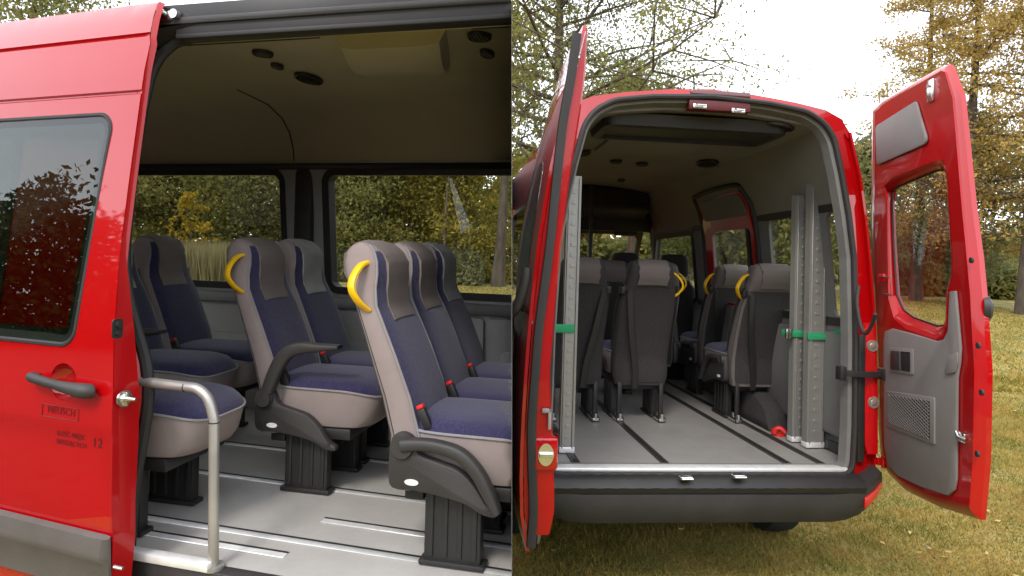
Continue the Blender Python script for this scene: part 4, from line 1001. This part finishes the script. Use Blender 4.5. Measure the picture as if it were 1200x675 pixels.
# header: lock catches, third brake lamp
p = H2(842, 126, 0, -.01); bm = NB(); box(bm, (-.03, p.y - .16, p.z - .022), (.02, p.y + .16, p.z + .03), .006); hd = obj('header_panel', bm, mat('red_shadow_trim', (.09, .004, .005), .5), van2)
for q in (819, 864):
    p = H2(q, 125 + (q - 819) * .12, 0, -.03); bm = NB(); box(bm, (-.045, p.y - .035, p.z - .012), (-.03, p.y + .035, p.z + .012), .003); tube(bm, [(-.05, p.y - .02, p.z + .006), (-.065, p.y - .02, p.z), (-.065, p.y + .02, p.z), (-.05, p.y + .02, p.z + .006)], .005, 8); obj('lock_catch', bm, CHROME, hd)
p = H2(842, 112, 0, 0); bm = NB(); box(bm, (-.035, p.y - .155, p.z - .016), (.03, p.y + .155, p.z + .016), .008); obj('brake_lamp', bm, mat('dark_red_lens', (.10, .015, .012), .2, coat=1), van2)
p = H2(715, 93, 0, .5); bm = NB(); box(bm, (.5, p.y - .07, ZR - .05), (.66, p.y + .07, ZR + .02), .02); obj('roof_vent', bm, RED, van2)
p = H2(933, 120, 0, .6); bm = NB(); box(bm, (.5, p.y - .06, ZR - .12), (.75, p.y + .06, ZR - .0), .02); obj('roof_vent', bm, RED, van2)
# ceiling fittings
def ceil2(y): return lerp_tab([(a, b) for a, b in reversed(CEIL)], abs(y))
def H2C(px, py):
    p = H2(px, py, 2, ZC)
    for _ in range(10): p = H2(px, py, 2, ceil2(min(.73, abs(p.y))))
    return p
for px, py, rx, ry in ((755, 164, .05, .05), (778, 168, .05, .05), (801, 169, .05, .05), (829, 190, .11, .06), (722, 188, .05, .04), (752, 191, .05, .04), (683, 178, .09, .05), (728, 210, .05, .03), (912, 146, .05, .08)):
    p = H2C(px, py); p.x = min(p.x, 2.6); dz = (ceil2(abs(p.y) + .02) - ceil2(abs(p.y) - .02)) / .04
    vent(van2, p.x, p.y, p.z - .004, ry, rx, (0, dz if p.y > 0 else -dz, -1))
a, b, c = H2C(705, 130), H2C(885, 148), H2C(860, 165)
bm = NB(); x0, x1 = .10, .52; y0, y1 = .52, -.50
rings = []
for d, h in ((0, 0), (.015, .06), (.05, .066), (.07, .05)):
    rings.append([(x, y, ZC - .012 - h - .05 * max(0, abs(y) - .3)) for x, y in rpoly([(x0 + d, y1 + d), (x1 - d, y1 + d), (x1 - d, y0 - d), (x0 + d, y0 - d)], .06, 4)])
loft(bm, rings); obj('ceiling_blower', bm, BLACKP, van2)
bm = NB(); box(bm, (.66, -.32, ZC - .04), (1.12, .34, ZC - .0), .015); obj('ceiling_panel', bm, LIN, van2)
# cab: bulkhead header, windscreen, bonnet, dashboard, mirror
bm = NB(); plate(bm, rpoly([(2.98, 2.24), (3.35, 2.12), (3.35, ZC), (2.98, ZC)], .06), -.66, .66, .02); obj('overhead_console', bm, DGREY, van2)
wsx = lambda z: 3.40 + (2.1 - z) * 1.05
bm = NB(); sheet(bm, rpoly([(-.84, 1.15), (.84, 1.15), (.72, 2.2), (-.72, 2.2)], .08), [rpoly([(-.80, 1.25), (.80, 1.25), (.69, 2.03), (-.69, 2.03)], .10)], .3, lambda u, v: (wsx(v), u, v), [], (.04, 0, .02)); obj('windscreen_frame', bm, BLACKP, van2)
bm = NB(); sheet(bm, rpoly([(-.81, 1.24), (.81, 1.24), (.70, 2.05), (-.70, 2.05)], .10), [], .4, lambda u, v: (wsx(v) + .02, u, v), [], (.005, 0, 0)); obj('windscreen', bm, GCLEAR, van2)
bm = NB(); loft(bm, [[(x, s_ * y, z) for s_, y, z in ((-1, .88 * k, .45), (-1, .93 * k, .9), (-1, .86 * k, t), (1, .86 * k, t), (1, .93 * k, .9), (1, .88 * k, .45))] for x, k, t in ((3.45, 1, 1.3), (4.05, 1, 1.24), (4.45, .97, 1.12), (4.8, .88, .95))]); obj('bonnet', bm, RED, van2)
bm = NB(); loft(bm, [[(3.25, y, 2.05), (3.25, y, 2.44), (3.37, y, 2.42), (3.57, y, 2.15), (3.51, y, 2.10)] for y in (-.76, -.4, 0, .4, .76)]); obj('cab_roof', bm, RED, van2)
bm = NB(); box(bm, (3.20, -.74, 2.045), (3.245, .74, 2.35), .01); obj('header_trim', bm, DGREY, van2)
bm = NB(); plate(bm, rpoly([(3.5, 1.0), (4.0, 1.0), (4.05, 1.22), (3.75, 1.36), (3.55, 1.30)], .04), -.8, .8, .02); obj('dashboard', bm, DGREY, van2)
p = H2(733, 272, 0, 3.25); bm = NB(); box(bm, (3.23, p.y - .12, p.z - .04), (3.27, p.y + .12, p.z + .02), .015); tube(bm, [(3.25, p.y, p.z), (3.31, p.y, p.z + .1)], .012, 8); obj('rear_view_mirror', bm, BLACKP, van2)
p = H2(692, 285, 0, 2.3); bm = NB(); tube(bm, [(2.3, p.y, FZ), (2.3, p.y, 2.38)], .018, 10); obj('grab_pole', bm, BLACKP, van2)
# floor rails
def H2F(px, py): return H2(px, py, 2, FZ)
for pts_ in (((734, 500), (777, 543)), ((849, 500), (910, 537)), ((883, 500), (944, 536)), ((663, 515), (670, 545))):
    a, b = H2F(*pts_[0]), H2F(*pts_[1]); y = (a.y + b.y) / 2
    bm = NB(); box(bm, (.06, y - .022, FZ), (3.0, y + .022, FZ + .005), .0015, seg=1); box(bm, (.06, y - .008, FZ + .0052), (3.0, y + .008, FZ + .0072), 0, mi=1)
    obj('seat_rail', bm, [DGREY, BLACKP], van2)

# --- right rear door, open towards the viewer, inner face visible
Hh = F2 @ Vector((-.03, -.935, 1.3)); dv = CR.to_3x3() @ Vector(((1133 - 600) / FPX, -(340 - PY0) / FPX, -1)); dv = Vector((dv.x, dv.y)).normalized()
hx2 = Vector((Hh.x, Hh.y)); LW = .70
bq = dv.dot(hx2); disc_ = bq * bq - (hx2.length_squared - LW * LW); tq = bq - math.sqrt(max(disc_, 0)); Fp = dv * tq; dd = (Fp - hx2)
FRD = frame(hx2.x, hx2.y, math.degrees(math.atan2(dd.y, dd.x)))
def HR(px, py, y=0): p = hit(FRD, px, py, 1, y); return (p.x, p.z)
# in this frame the inner face looks to local -y
oR = [(1023, 128), (1035, 117), (1106, 77), (1112, 76), (1126, 112), (1132, 171), (1139, 242), (1147, 302), (1151, 345), (1157, 436), (1155, 540), (1149, 609), (1101, 594), (1062, 575), (1042, 556), (1033, 538), (1030, 500), (1027, 436), (1022, 340), (1021, 252)]
oR = [HR(*p, .05) for p in oR]
oI = [HR(*p) for p in [(1026, 132), (1037, 121), (1103, 83), (1107, 84), (1116, 115), (1121, 171), (1127, 242), (1133, 302), (1137, 345), (1142, 436), (1140, 540), (1136, 592), (1098, 583), (1062, 566), (1044, 549), (1036, 533), (1033, 500), (1031, 436), (1026, 340), (1025, 252)]]
_g = [(1044, 240), (1045, 224), (1052, 218), (1098, 199), (1107, 199), (1114, 210), (1116, 237), (1120, 305), (1119, 322), (1112, 340), (1111, 370), (1108, 382), (1098, 383), (1070, 373), (1058, 364), (1050, 346), (1046, 290)]
gR = [HR(*p, .05) for p in _g]
gI = [HR(*p) for p in [(1040, 240), (1036, 218), (1046, 208), (1092, 190), (1104, 187), (1110, 200), (1112, 237), (1116, 305), (1116, 322), (1111, 342), (1110, 378), (1106, 394), (1096, 398), (1062, 386), (1048, 374), (1041, 350), (1040, 290)]]
rdoor = None
bm = NB(); sheet(bm, oR, [gR], .16, lambda u, v: (u, .05, v), [], (0, .02, 0)); rdoor = obj('rear_door', bm, RED, van2, F2.inverted() @ FRD)
# inner shell: raised frame with sloped reveal round the window
def ringloft(bm, A, levels):
    loft(bm, [[(u, y, v) for u, v in (grow(A, d) if d else A)] for d, y in levels], caps=False)
bm = NB()
sheet(bm, oI, [gI], .12, lambda u, v: (u, 0, v), [], (0, .010, 0))
def bridge(bm, A, B, ya, yb, n=4):
    L_ = []
    for k in range(n + 1):
        t = k / n; yy_ = ya + (yb - ya) * (t ** 1.6)
        L_.append([(a[0] + (b[0] - a[0]) * t, yy_, a[1] + (b[1] - a[1]) * t) for a, b in zip(A, B)])
    loft(bm, L_, caps=False)
bridge(bm, gI, gR, -.001, .05); bridge(bm, oI, oR, -.001, .05)
obj('inner_shell', bm, REDM, rdoor)
bm = NB(); sheet(bm, grow(gR, .01), [], .5, lambda u, v: (u, .060, v), [], (0, .004, 0)); obj('door_window', bm, glass('rear_glass', (.90, .92, .90), .03), rdoor)
bm = NB(); ringloft(bm, gR, ((.004, .052), (-.007, .050), (-.007, .058), (.004, .060))); obj('window_seal', bm, RUB, rdoor)
def panelR(name, pts, m, y0=-.001, y1=-.014, r=0, bev=.006, parent=None):
    q = [HR(*p) for p in pts]; q = rpoly(q, r, 4) if r else q
    bm = NB(); plate(bm, q, y0, y1, bev); return obj(name, bm, m, parent or rdoor)
panelR('upper_panel', [(1028, 148), (1076, 118), (1089, 162), (1087, 169), (1030, 194)], PANEL, r=.025)
lp = [(1038, 400), (1040, 388), (1048, 385), (1075, 392), (1101, 400), (1109, 398), (1114, 388), (1116, 342), (1123, 341), (1129, 408), (1128, 425), (1125, 442), (1124, 561), (1122, 574), (1114, 581), (1080, 570), (1055, 558), (1043, 545), (1039, 520)]
low = panelR('lower_panel', lp, PANEL)
def inset(name, pts, m, d0, d1, parent=low, r=.01): return panelR(name, pts, m, d0, d1, r, .003, parent)
inset('pocket_rim', [(1044, 458), (1101, 466), (1101, 522), (1044, 500)], PANEL, -.0135, -.022)
inset('net_pocket', [(1048, 463), (1096, 470), (1096, 515), (1048, 496)], BLACKP, -.0225, -.0235, r=.006)
bm = NB(); a, b, c, d = HR(1048, 463), HR(1096, 470), HR(1096, 515), HR(1048, 496)
A_, B_, C_, D_ = [Vector((p[0], -.026, p[1])) for p in (a, b, c, d)]
for k in range(1, 22):
    for flip in (0, 1):
        t = k / 11 - (0.0); P0 = (t, 0) if t <= 1 else (1, t - 1); P1 = (0, t) if t <= 1 else (t - 1, 1)
        f = lambda s_, t_: (A_.lerp(B_, s_)).lerp(D_.lerp(C_, s_), t_)
        if flip: P0, P1 = (1 - P0[0], P0[1]), (1 - P1[0], P1[1])
        tube(bm, [f(*P0), f(*P1)], .0022, 4)
obj('net', bm, PANEL, low)
inset('handle_recess', [(1046, 407), (1075, 409), (1075, 440), (1046, 436)], PANEL, -.0135, -.019)
inset('pull_cup', [(1061, 412), (1072, 413), (1072, 436), (1061, 434)], BLACKP, -.0195, -.0205, r=.006)
inset('pull_handle', [(1050, 411), (1061, 412), (1061, 434), (1050, 433)], DGREY, -.0195, -.028, r=.008)
inset('panel_step', [(1112, 440), (1125, 437), (1128, 426), (1128, 412), (1116, 418)], PANEL, -.0135, -.020)
p = HR(1128, 512); bm = NB(); box(bm, (p[0] - .02, -.012, p[1] - .02), (p[0] + .03, .004, p[1] + .02), .004); tube(bm, [(p[0] - .015, -.016, p[1] + .015), (p[0] + .01, -.02, p[1]), (p[0] + .045, -.012, p[1] - .002)], .007, 8); obj('door_latch', bm, CHROME, rdoor)
p = HR(1093, 106); bm = NB(); box(bm, (p[0] - .025, -.014, p[1] - .05), (p[0] + .02, .004, p[1] + .05), .006); disc(bm, (p[0], -.014, p[1] + .02), (0, -1, 0), .012, .008, 14); box(bm, (p[0] - .008, -.024, p[1] - .03), (p[0] + .008, -.012, p[1] + .01), .003); obj('top_latch', bm, CHROME, rdoor)
for q in ((1139, 305), (1147, 405), (1151, 460), (1146, 532)):
    p = HR(*q); bm = NB(); disc(bm, (p[0], .002, p[1]), (0, -1, 0), .012, .008, 16); obj('rubber_plug', bm, RUB, rdoor)
for q in ((1040, 325), (1042, 345)):
    p = HR(*q); bm = NB(); tube(bm, [(p[0] - .02, -.004, p[1]), (p[0] - .02, -.02, p[1]), (p[0] + .02, -.02, p[1]), (p[0] + .02, -.004, p[1])], .005, 6); obj('hinge_clip', bm, BLACKP, rdoor)
p = HR(1150, 362, .05); bm = NB(); disc(bm, (p[0] - .012, .06, p[1]), (.3, 1, 0), .034, .022, 28, ry=.052); disc(bm, (p[0] - .008, .08, p[1]), (.3, 1, 0), .034, .012, 28, ry=.052, r2=.022); box(bm, (p[0] - .04, .03, p[1] - .02), (p[0] + .0, .065, p[1] + .02), .008); obj('door_buffer', bm, BLACKP, rdoor)
# hinges, check strap and hose between body and door
a = F2.inverted() @ Vector((Hh.x, Hh.y, 0))
for py in (325, 540):
    p = hit(FRD, 1020, py, 0, 0); q = F2.inverted() @ (FRD @ Vector((0, .01, p.z))); bm = NB(); disc(bm, (q.x, q.y, q.z - .03), (0, 0, 1), .011, .06, 14); box(bm, (q.x - .0, q.y + .004, q.z - .02), (q.x + .04, q.y + .03, q.z + .02), .004); obj('door_hinge', bm, RED, van2)
p0 = H2(984, 437, 0, -.03); q = FRD @ Vector((.06, -.01, 0)); q = F2.inverted() @ q
bm = NB(); tube(bm, [(p0.x, p0.y, p0.z), (-.07, (p0.y + q.y) / 2, p0.z), (q.x, q.y, p0.z - .0)], 1, 8, flat=(.016, .008), up=(0, 0, 1)); box(bm, (p0.x - .03, p0.y - .02, p0.z - .035), (p0.x + .02, p0.y + .012, p0.z + .035), .006); box(bm, (q.x - .03, q.y - .02, p0.z - .03), (q.x + .03, q.y + .02, p0.z + .03), .01); obj('check_strap', bm, BLACKP, van2)
h = [H2(1006, 335, 0, -.035), H2(1004, 355, 0, -.06), H2(1008, 380, 0, -.10), H2(1014, 391, 0, -.14), H2(1021, 382, 0, -.18), H2(1026, 368, 0, -.22)]
bm = NB(); tube(bm, catmull(h, 6), .009, 8); obj('cable_sleeve', bm, RUB, van2)

# --- left rear door, open 90 degrees: its free edge faces the viewer
Hl = F2 @ Vector((-.03, .925, 1.3)); hl = Vector((max(Hl.x, .035), 3.02)); dv = CR.to_3x3() @ Vector(((634 - 600) / FPX, -(340 - PY0) / FPX, -1)); dv = Vector((dv.x, dv.y)).normalized()
bq = dv.dot(hl); tq = bq - math.sqrt(max(bq * bq - (hl.length_squared - .72 ** 2), 0)); Fl = dv * tq; dd = Fl - hl
FLD = frame(hl.x, hl.y, math.degrees(math.atan2(dd.y, dd.x)))   # local +y looks to the right (inner face)
def HL(px, py, x=.72): p = hit(FLD, px, py, 0, x); return (p.y, p.z)
outer_f = sorted([HL(*p) for p in ((684, 28), (671, 80), (657, 140), (643, 200), (629, 290), (619, 380), (613, 460), (609, 540), (609, 600), (617, 648))], key=lambda p: p[1])
inner_f = sorted([HL(*p) for p in ((690, 30), (687, 90), (680, 140), (670, 200), (658, 290), (650, 380), (645, 440), (649, 520), (651, 600), (645, 628))], key=lambda p: p[1])
outer_h = sorted([HL(*p, 0) for p in ((650, 112), (638, 150), (624, 200), (608, 290), (603, 380), (602, 440), (602, 520), (602, 560))], key=lambda p: p[1])
Yof = lambda z: lerp_tab([(b, a) for a, b in outer_f], z); Yif = lambda z: lerp_tab([(b, a) for a, b in inner_f], z); Yoh = lambda z: lerp_tab([(b, a) for a, b in outer_h], z)
zlo, zhi = outer_f[0][1], outer_f[-1][1]
def louter(u, v):
    t = max(0, min(1, u / .72)); y = Yoh(v) * (1 - t) + Yof(v) * t
    return (u, y - .02 * math.sin(math.pi * t), v)
outlL = rpoly([(0, zlo + .10), (.72, zlo), (.72, zhi), (.55, zhi - .04), (0, zhi - .16)], [.06, .01, .01, .05, .08], 5)
winL = rpoly([(.10, 1.42), (.60, 1.40), (.60, 2.08), (.10, 2.06)], .07, 6)
bm = NB(); sheet(bm, outlL, [winL], .12, louter, [], (0, .012, 0)); ldoor = obj('rear_door', bm, RED, van2, F2.inverted() @ FLD)
bm = NB(); sheet(bm, grow(winL, .006), [], .12, lambda u, v: tuple(Vector(louter(u, v)) + Vector((0, -.002, 0))), [], (0, .005, 0)); obj('door_window', bm, GTINT, ldoor)
bm = NB(); zs = [z for z in np.linspace(inner_f[0][1], zhi - .01, 26)]
loft(bm, [[(.716, Yof(z) + .016, z), (.712, Yif(z) - .008, z), (.700, Yif(z), z), (.62, Yif(z) - .01, z), (.60, Yof(z) + .03, z)] for z in zs]); obj('inner_shell', bm, REDM, ldoor)
bm = NB(); sheet(bm, rpoly([(.02, .60), (.60, .60), (.62, 2.40), (.02, 2.30)], .08), [grow(winL, -.01)], .2, lambda u, v: (u, Yoh(v) * (1 - u / .72) + (Yif(v) - .03) * (u / .72) + .05 * (1 - u / .72), v), [], (0, .01, 0)); obj('lower_panel', bm, PANEL, ldoor)
bm = NB(); spx = [(676, 40), (669, 90), (660, 140), (653, 200), (644, 290), (632, 380), (627, 440), (623, 500), (624, 560), (625, 600), (622, 640)]
sp = [HL(*p) for p in spx]; tube(bm, catmull([(.722, a, b) for a, b in sp], 4), 1, 8, flat=(.017, .014), up=(0, 1, 0)); obj('edge_seal', bm, RUB, ldoor)
c = HL(639, 531); bm = NB(); box(bm, (.70, c[0] - .045, c[1] - .06), (.735, c[0] + .045, c[1] + .06), .012); lb = obj('lock_housing', bm, RED, ldoor)
bm = NB(); disc(bm, (.735, c[0], c[1]), (1, 0, 0), .028, .006, 20, ry=.04); box(bm, (.738, c[0] - .026, c[1] - .009), (.752, c[0] + .028, c[1] + .009), .004); obj('lock_striker', bm, CHROME, lb)
c = HL(642, 490); bm = NB(); box(bm, (.715, c[0] - .022, c[1] + .02), (.73, c[0] + .012, c[1] + .035), .003); box(bm, (.715, c[0] + .0, c[1] - .04), (.73, c[0] + .012, c[1] + .035), .003); obj('release_lever', bm, LEDGE, ldoor)
for q in ((672, 62), (664, 120)):
    c = HL(*q); bm = NB(); disc(bm, (.714, c[0], c[1]), (1, 0, 0), .012, .010, 12); obj('rubber_plug', bm, REDM, ldoor)
c = HL(606, 368, .60); bm = NB(); yh = c[0]; tube(bm, catmull([(.50, yh + .01, c[1] + .02), (.54, yh - .03, c[1] + .01), (.62, yh - .035, c[1]), (.68, yh - .01, c[1] + .03), (.70, yh + .015, c[1] + .12), (.70, yh + .02, c[1] + .18)], 5), .018, 10); obj('door_handle', bm, DGREY, ldoor)
# number plate low on the outer face
bm = NB(); box(bm, (.30, -.006, -.055), (.70, .0, .055), .002); zc = HL(610, 598, .6)[1]; Mp = Matrix.Translation((0, Yof(zc) - .016, zc)) @ Matrix.Rotation(R(3), 4, 'Z'); npl = obj('number_plate', bm, WHITE, ldoor, Mp)
bm = NB(); box(bm, (.285, .0, -.065), (.715, .006, .065), .003); obj('plate_holder', bm, BLACKP, ldoor, Mp)

# seats of the second minibus
g2 = 'seats of the second minibus'
fl = H2F(733, 496); fr = H2F(870, 500); XS = (fl.x + fr.x) / 2 + .14
def place2(px, row, label, yaw=0, **k):
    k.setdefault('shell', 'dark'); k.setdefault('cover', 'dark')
    x = XS + row * .80; p = H2(px, 400, 0, x - .1)
    return seat(F2 @ Matrix.Translation((x, p.y, FZ + .004)) @ Matrix.Rotation(R(yaw), 4, 'Z') @ Matrix.Diagonal((1, .98, .965, 1)), label, g2, **k)
place2(676, 0, 'charcoal-backed seat behind the left ramp board, last row', arm=None, handle=False, belt=-1, shell='char', feet=True)
place2(754, 0, 'charcoal-backed seat in the middle of the last row with yellow handle on its right', aisle=-1, arm=None, feet=True, shell='char')
place2(892, 0, 'charcoal-backed seat of the last row beside the standing ramp boards', aisle=1, arm='down', feet=True)
place2(717 - 8, 1, 'seat ahead of the gap between the two left rear seats', arm=None, handle=False, shell='char')
place2(765, 1, 'seat with yellow handle just ahead of the middle rear seat', aisle=-1, arm='up')
place2(850, 1, 'right-hand seat one row ahead with yellow handle on its left', aisle=1, arm='down')
def cabseat(px, label):
    p = H2(px, 300, 0, 2.55); M = F2 @ Matrix.Translation((2.55, p.y, FZ)) @ Matrix.Diagonal((1, .9, .98, 1)); r_ = empty('cab_seat', M); tag(r_, label, 'seat', 'front cab seats')
    b = NB(); loft(b, [ring(-.14 - k * .02, .0 - k * .02, .25 * w_, z=.35 + k * .095) for k, w_ in enumerate((.95, 1, 1, .98, .95, .88, .5))]); obj('backrest', b, CHAR, r_)
    b = NB(); loft(b, [ring(-.22, -.11, .14 * w_, z=z) for z, w_ in ((.95, .85), (.98, 1), (1.10, .95), (1.14, .8), (1.15, .5))]); obj('headrest', b, CHAR, r_)
    b = NB(); loft(b, [ring(-.05, .45, .25 * w_, z=z) for z, w_ in ((.28, .9), (.32, 1), (.42, 1), (.46, .9))]); obj('seat_cushion', b, CHAR, r_)
    b = NB(); box(b, (.0, -.2, 0), (.4, .2, .30), .02); obj('seat_base', b, BLACKP, r_)
cabseat(727, 'black driver seat headrest in front of the windscreen, left of centre'); cabseat(783, 'black front passenger headrest in front of the windscreen, right of centre')

# ramp boards and straps
def channel(M, h, wd, label, name='ramp_board', n=10):
    r_ = empty(name, M); tag(r_, label, 'ramp board', 'wheelchair ramp boards'); b = NB()
    pr = [(0, 0), (.045, 0), (.045, .006), (.008, .008), (.008, wd - .008), (.045, wd - .006), (.045, wd), (0, wd)]
    loft(b, [[(x, y - wd / 2, z) for x, y in pr] for z in (0, h)]); bd = 1
    for sy in (-1, 1): box(b, (-.007, sy * wd * .36 - .004, .02), (.0, sy * wd * .36 + .004, h - .01), .002, seg=1)
    for k in range(26): box(b, (-.003, -.012, h * (k + .3) / 26), (.001, .012, h * (k + .62) / 26), .001, seg=1)
    obj('board', b, ALUW, r_)
    b = NB(); box(b, (-.006, -wd / 2 - .003, 0), (.05, wd / 2 + .003, .03), .004); obj('end_cap', b, ALU, r_); return r_
def ramp(pxb, pyb, pyt, wd, label, yaw=0):
    p = H2F(pxb, pyb); t = H2(pxb, pyt, 0, p.x); h = t.z - FZ
    return channel(F2 @ Matrix.Translation((p.x, p.y, FZ + .006)) @ Matrix.Rotation(R(yaw), 4, 'Z'), h, wd, label), p
r1, p1 = ramp(938, 519, 230, .11, 'scuffed grey ramp board standing upright, left and front of the pair by the right wall', 4)
r2, p2 = ramp(955, 526, 200, .105, 'scuffed grey ramp board standing upright nearest the right wall, the taller one', 4)
r3, p3 = ramp(664, 532, 207, .075, 'single slim ramp board standing upright beside the left rear door')
bm = NB()
s0 = H2(926, 391, 0, p1.x - .02); s1_ = H2(986, 388, 0, .12)
tube(bm, [(p1.x + .05, s0.y + .012, s0.z), (p1.x - .012, s0.y + .006, s0.z), (p1.x - .016, p1.y, s0.z), (p2.x - .014, p2.y + .062, s0.z), (p2.x - .012, p2.y - .06, s0.z), (.16, -inn(1.3) + .004, s1_.z)], 1, 8, flat=(.020, .002), up=(0, 0, 1))
st_ = obj('strap', bm, GREEN); tag(st_, 'green lashing strap round the two ramp boards on the right', 'strap')
bm = NB(); box(bm, (p1.x - .03, s0.y - .01, s0.z - .028), (p1.x - .012, s0.y + .028, s0.z + .028), .004); bk = obj('buckle', bm, CHROME, st_); st_.matrix_world = F2
a, b = H2(652, 385, 0, p3.x - .012), H2(672, 385, 0, p3.x - .012)
bm = NB(); tube(bm, [(p3.x - .012, a.y + .06, a.z), (p3.x - .012, b.y - .004, b.z), (p3.x + .06, b.y - .008, b.z)], 1, 8, flat=(.022, .002), up=(0, 0, 1)); st2 = obj('strap', bm, GREEN); tag(st2, 'short green strap holding the slim ramp board on the left', 'strap'); st2.matrix_world = F2
for q, lb in (((916, 512), 'small red plastic catch on the floor at the foot of the two ramp boards'), ((662, 519), 'small red plastic catch at the foot of the slim ramp board')):
    p = H2F(*q); bm = NB(); disc(bm, (0, 0, 0), (0, 0, 1), .032, .012, 18); tube(bm, catmull([(-.02, -.03, .02), (0, 0, .045), (.01, .035, .02)], 4), .014, 8); disc(bm, (0, .03, .01), (0, 0, 1), .018, .03, 12)
    o = obj('floor_catch', bm, REDP); o.matrix_world = F2 @ Matrix.Translation((p.x + .03, p.y, FZ + .001)); tag(o, lb, 'floor catch', 'red floor catches')
p = H2F(976, 520); bm = NB(); box(bm, (0, -.03, 0), (.05, .03, .05), .008); box(bm, (.01, -.02, .05), (.04, .02, .20), .008); tube(bm, catmull([(.0, .0, .18), (-.03, .03, .25), (-.01, .0, .30), (.02, -.03, .22)], 4), .008, 6)
o = obj('belt_reel', bm, BLACKP); o.matrix_world = F2 @ Matrix.Translation((p.x, p.y, FZ + .001)); tag(o, 'black belt reel on the floor between the ramp boards and the right wall', 'belt reel')

# ------------------------------------------------------------------ the minibuses are cut off; added thin panels keep light out at the cut
bpy.context.view_layer.update()
bm = NB(); P_ = []
for Yd, z in ((F1 @ Vector((0, 0, 0))).to_2d() and [(0, 0)] or []): pass
CN = (CR.to_3x3() @ Vector((1, 0, 0))).normalized()   # normal of the dividing plane
def at_cut(yl, z):            # point of the dividing plane with local y = yl
    o = F1 @ Vector((0, yl, z)); fx = F1.to_3x3() @ Vector((1, 0, 0)); t = -(o - EYE).dot(CN) / fx.dot(CN); return o + fx * t
sec = [at_cut(-.90, .46), at_cut(.93, .46), at_cut(.90, 2.0), at_cut(.80, 2.40), at_cut(.5, 2.60), at_cut(0, 2.62), at_cut(-.5, 2.6), at_cut(-.84, 2.47)]
loft(bm, [[tuple(p + CN * dx) for p in sec] for dx in (-.0011, -.0007)]); o = obj('bulkhead', bm, WALLG, van1, F1.inverted(), smooth=0)  # invented panel, edge-on to the camera, shuts light out of the cut interior
def cut(o, right=False):
    M = o.matrix_world; me = o.data; n = len(me.vertices); co = np.empty(n * 3, np.float32); me.vertices.foreach_get('co', co); co = co.reshape(-1, 3)
    A_ = np.array(M.to_3x3()); t = np.array(M.translation); wx = (co @ A_.T + t - np.array(EYE)) @ np.array(CN)
    if (right and wx.min() > .001) or (not right and wx.max() < -.0013): return
    if (right and wx.max() < .001) or (not right and wx.min() > -.0013): bpy.data.objects.remove(o); return
    bm = NB(); bm.from_mesh(me); Mi = M.inverted(); pc = Mi @ (EYE + CN * (.001 if right else -.0013)); no = (M.to_3x3().transposed() @ (CN * (-1 if right else 1))).normalized()
    r_ = bmesh.ops.bisect_plane(bm, geom=bm.verts[:] + bm.edges[:] + bm.faces[:], plane_co=pc, plane_no=no, clear_outer=True)
    es = [e for e in r_['geom_cut'] if isinstance(e, bmesh.types.BMEdge) and e.is_boundary]
    if es:
        try: bmesh.ops.holes_fill(bm, edges=es, sides=0)
        except Exception: pass
    if not len(bm.verts): bm.free(); bpy.data.objects.remove(o); return
    me2 = me.copy(); bm.to_mesh(me2); bm.free(); o.data = me2
def tree_of(r_): return [c for c in r_.children_recursive if c.type == 'MESH']
tops = [o for o in sc.objects if o.parent is None and (o is van1 or o.get('group') == g1)]
for r_ in tops:
    for c in reversed(tree_of(r_)):
        if c.name.startswith('bulkhead'): continue
        cut(c)

bm = NB(); sec = [(3.35, .5), (9.2, .5), (9.2, 1.2), (8.2, 1.45), (7.6, 2.3), (7.2, 2.5), (3.3, 2.5)]
_pp = lambda y, z, d: tuple(Vector((-(z - EYE.z) * CN.z / CN.x, y, z)) + CN * d)
sheet(bm, sec, [rect(3.7, 5.1, 1.42, 2.02), rect(5.25, 6.4, 1.42, 2.02)], 9, lambda u, v: _pp(u, v, .0002), [], tuple(CN * .0007)); o = obj('bulkhead', bm, WALLG, van2, F2.inverted(), smooth=0)  # invented panel closing the cut side, its openings let some light in
bm = NB(); loft(bm, [[tuple(p + CN * dx) for p in [at_cut(-.90, .46), at_cut(.93, .46), at_cut(.90, 2.0), at_cut(.80, 2.40), at_cut(.5, 2.60), at_cut(0, 2.62), at_cut(-.5, 2.6), at_cut(-.84, 2.47)]] for dx in (-.0005, -.0001)]); o = obj('bulkhead_cladding', bm, LEDGE, van1, F1.inverted(), smooth=0)  # invented outer sheet, added to brighten reflections in the left rear door
for r_ in [o for o in sc.objects if o.parent is None and (o is van2 or o.get('group') in (g2, 'front cab seats'))]:
    for c in reversed(tree_of(r_)):
        if not c.name.startswith('bulkhead'): cut(c, True)
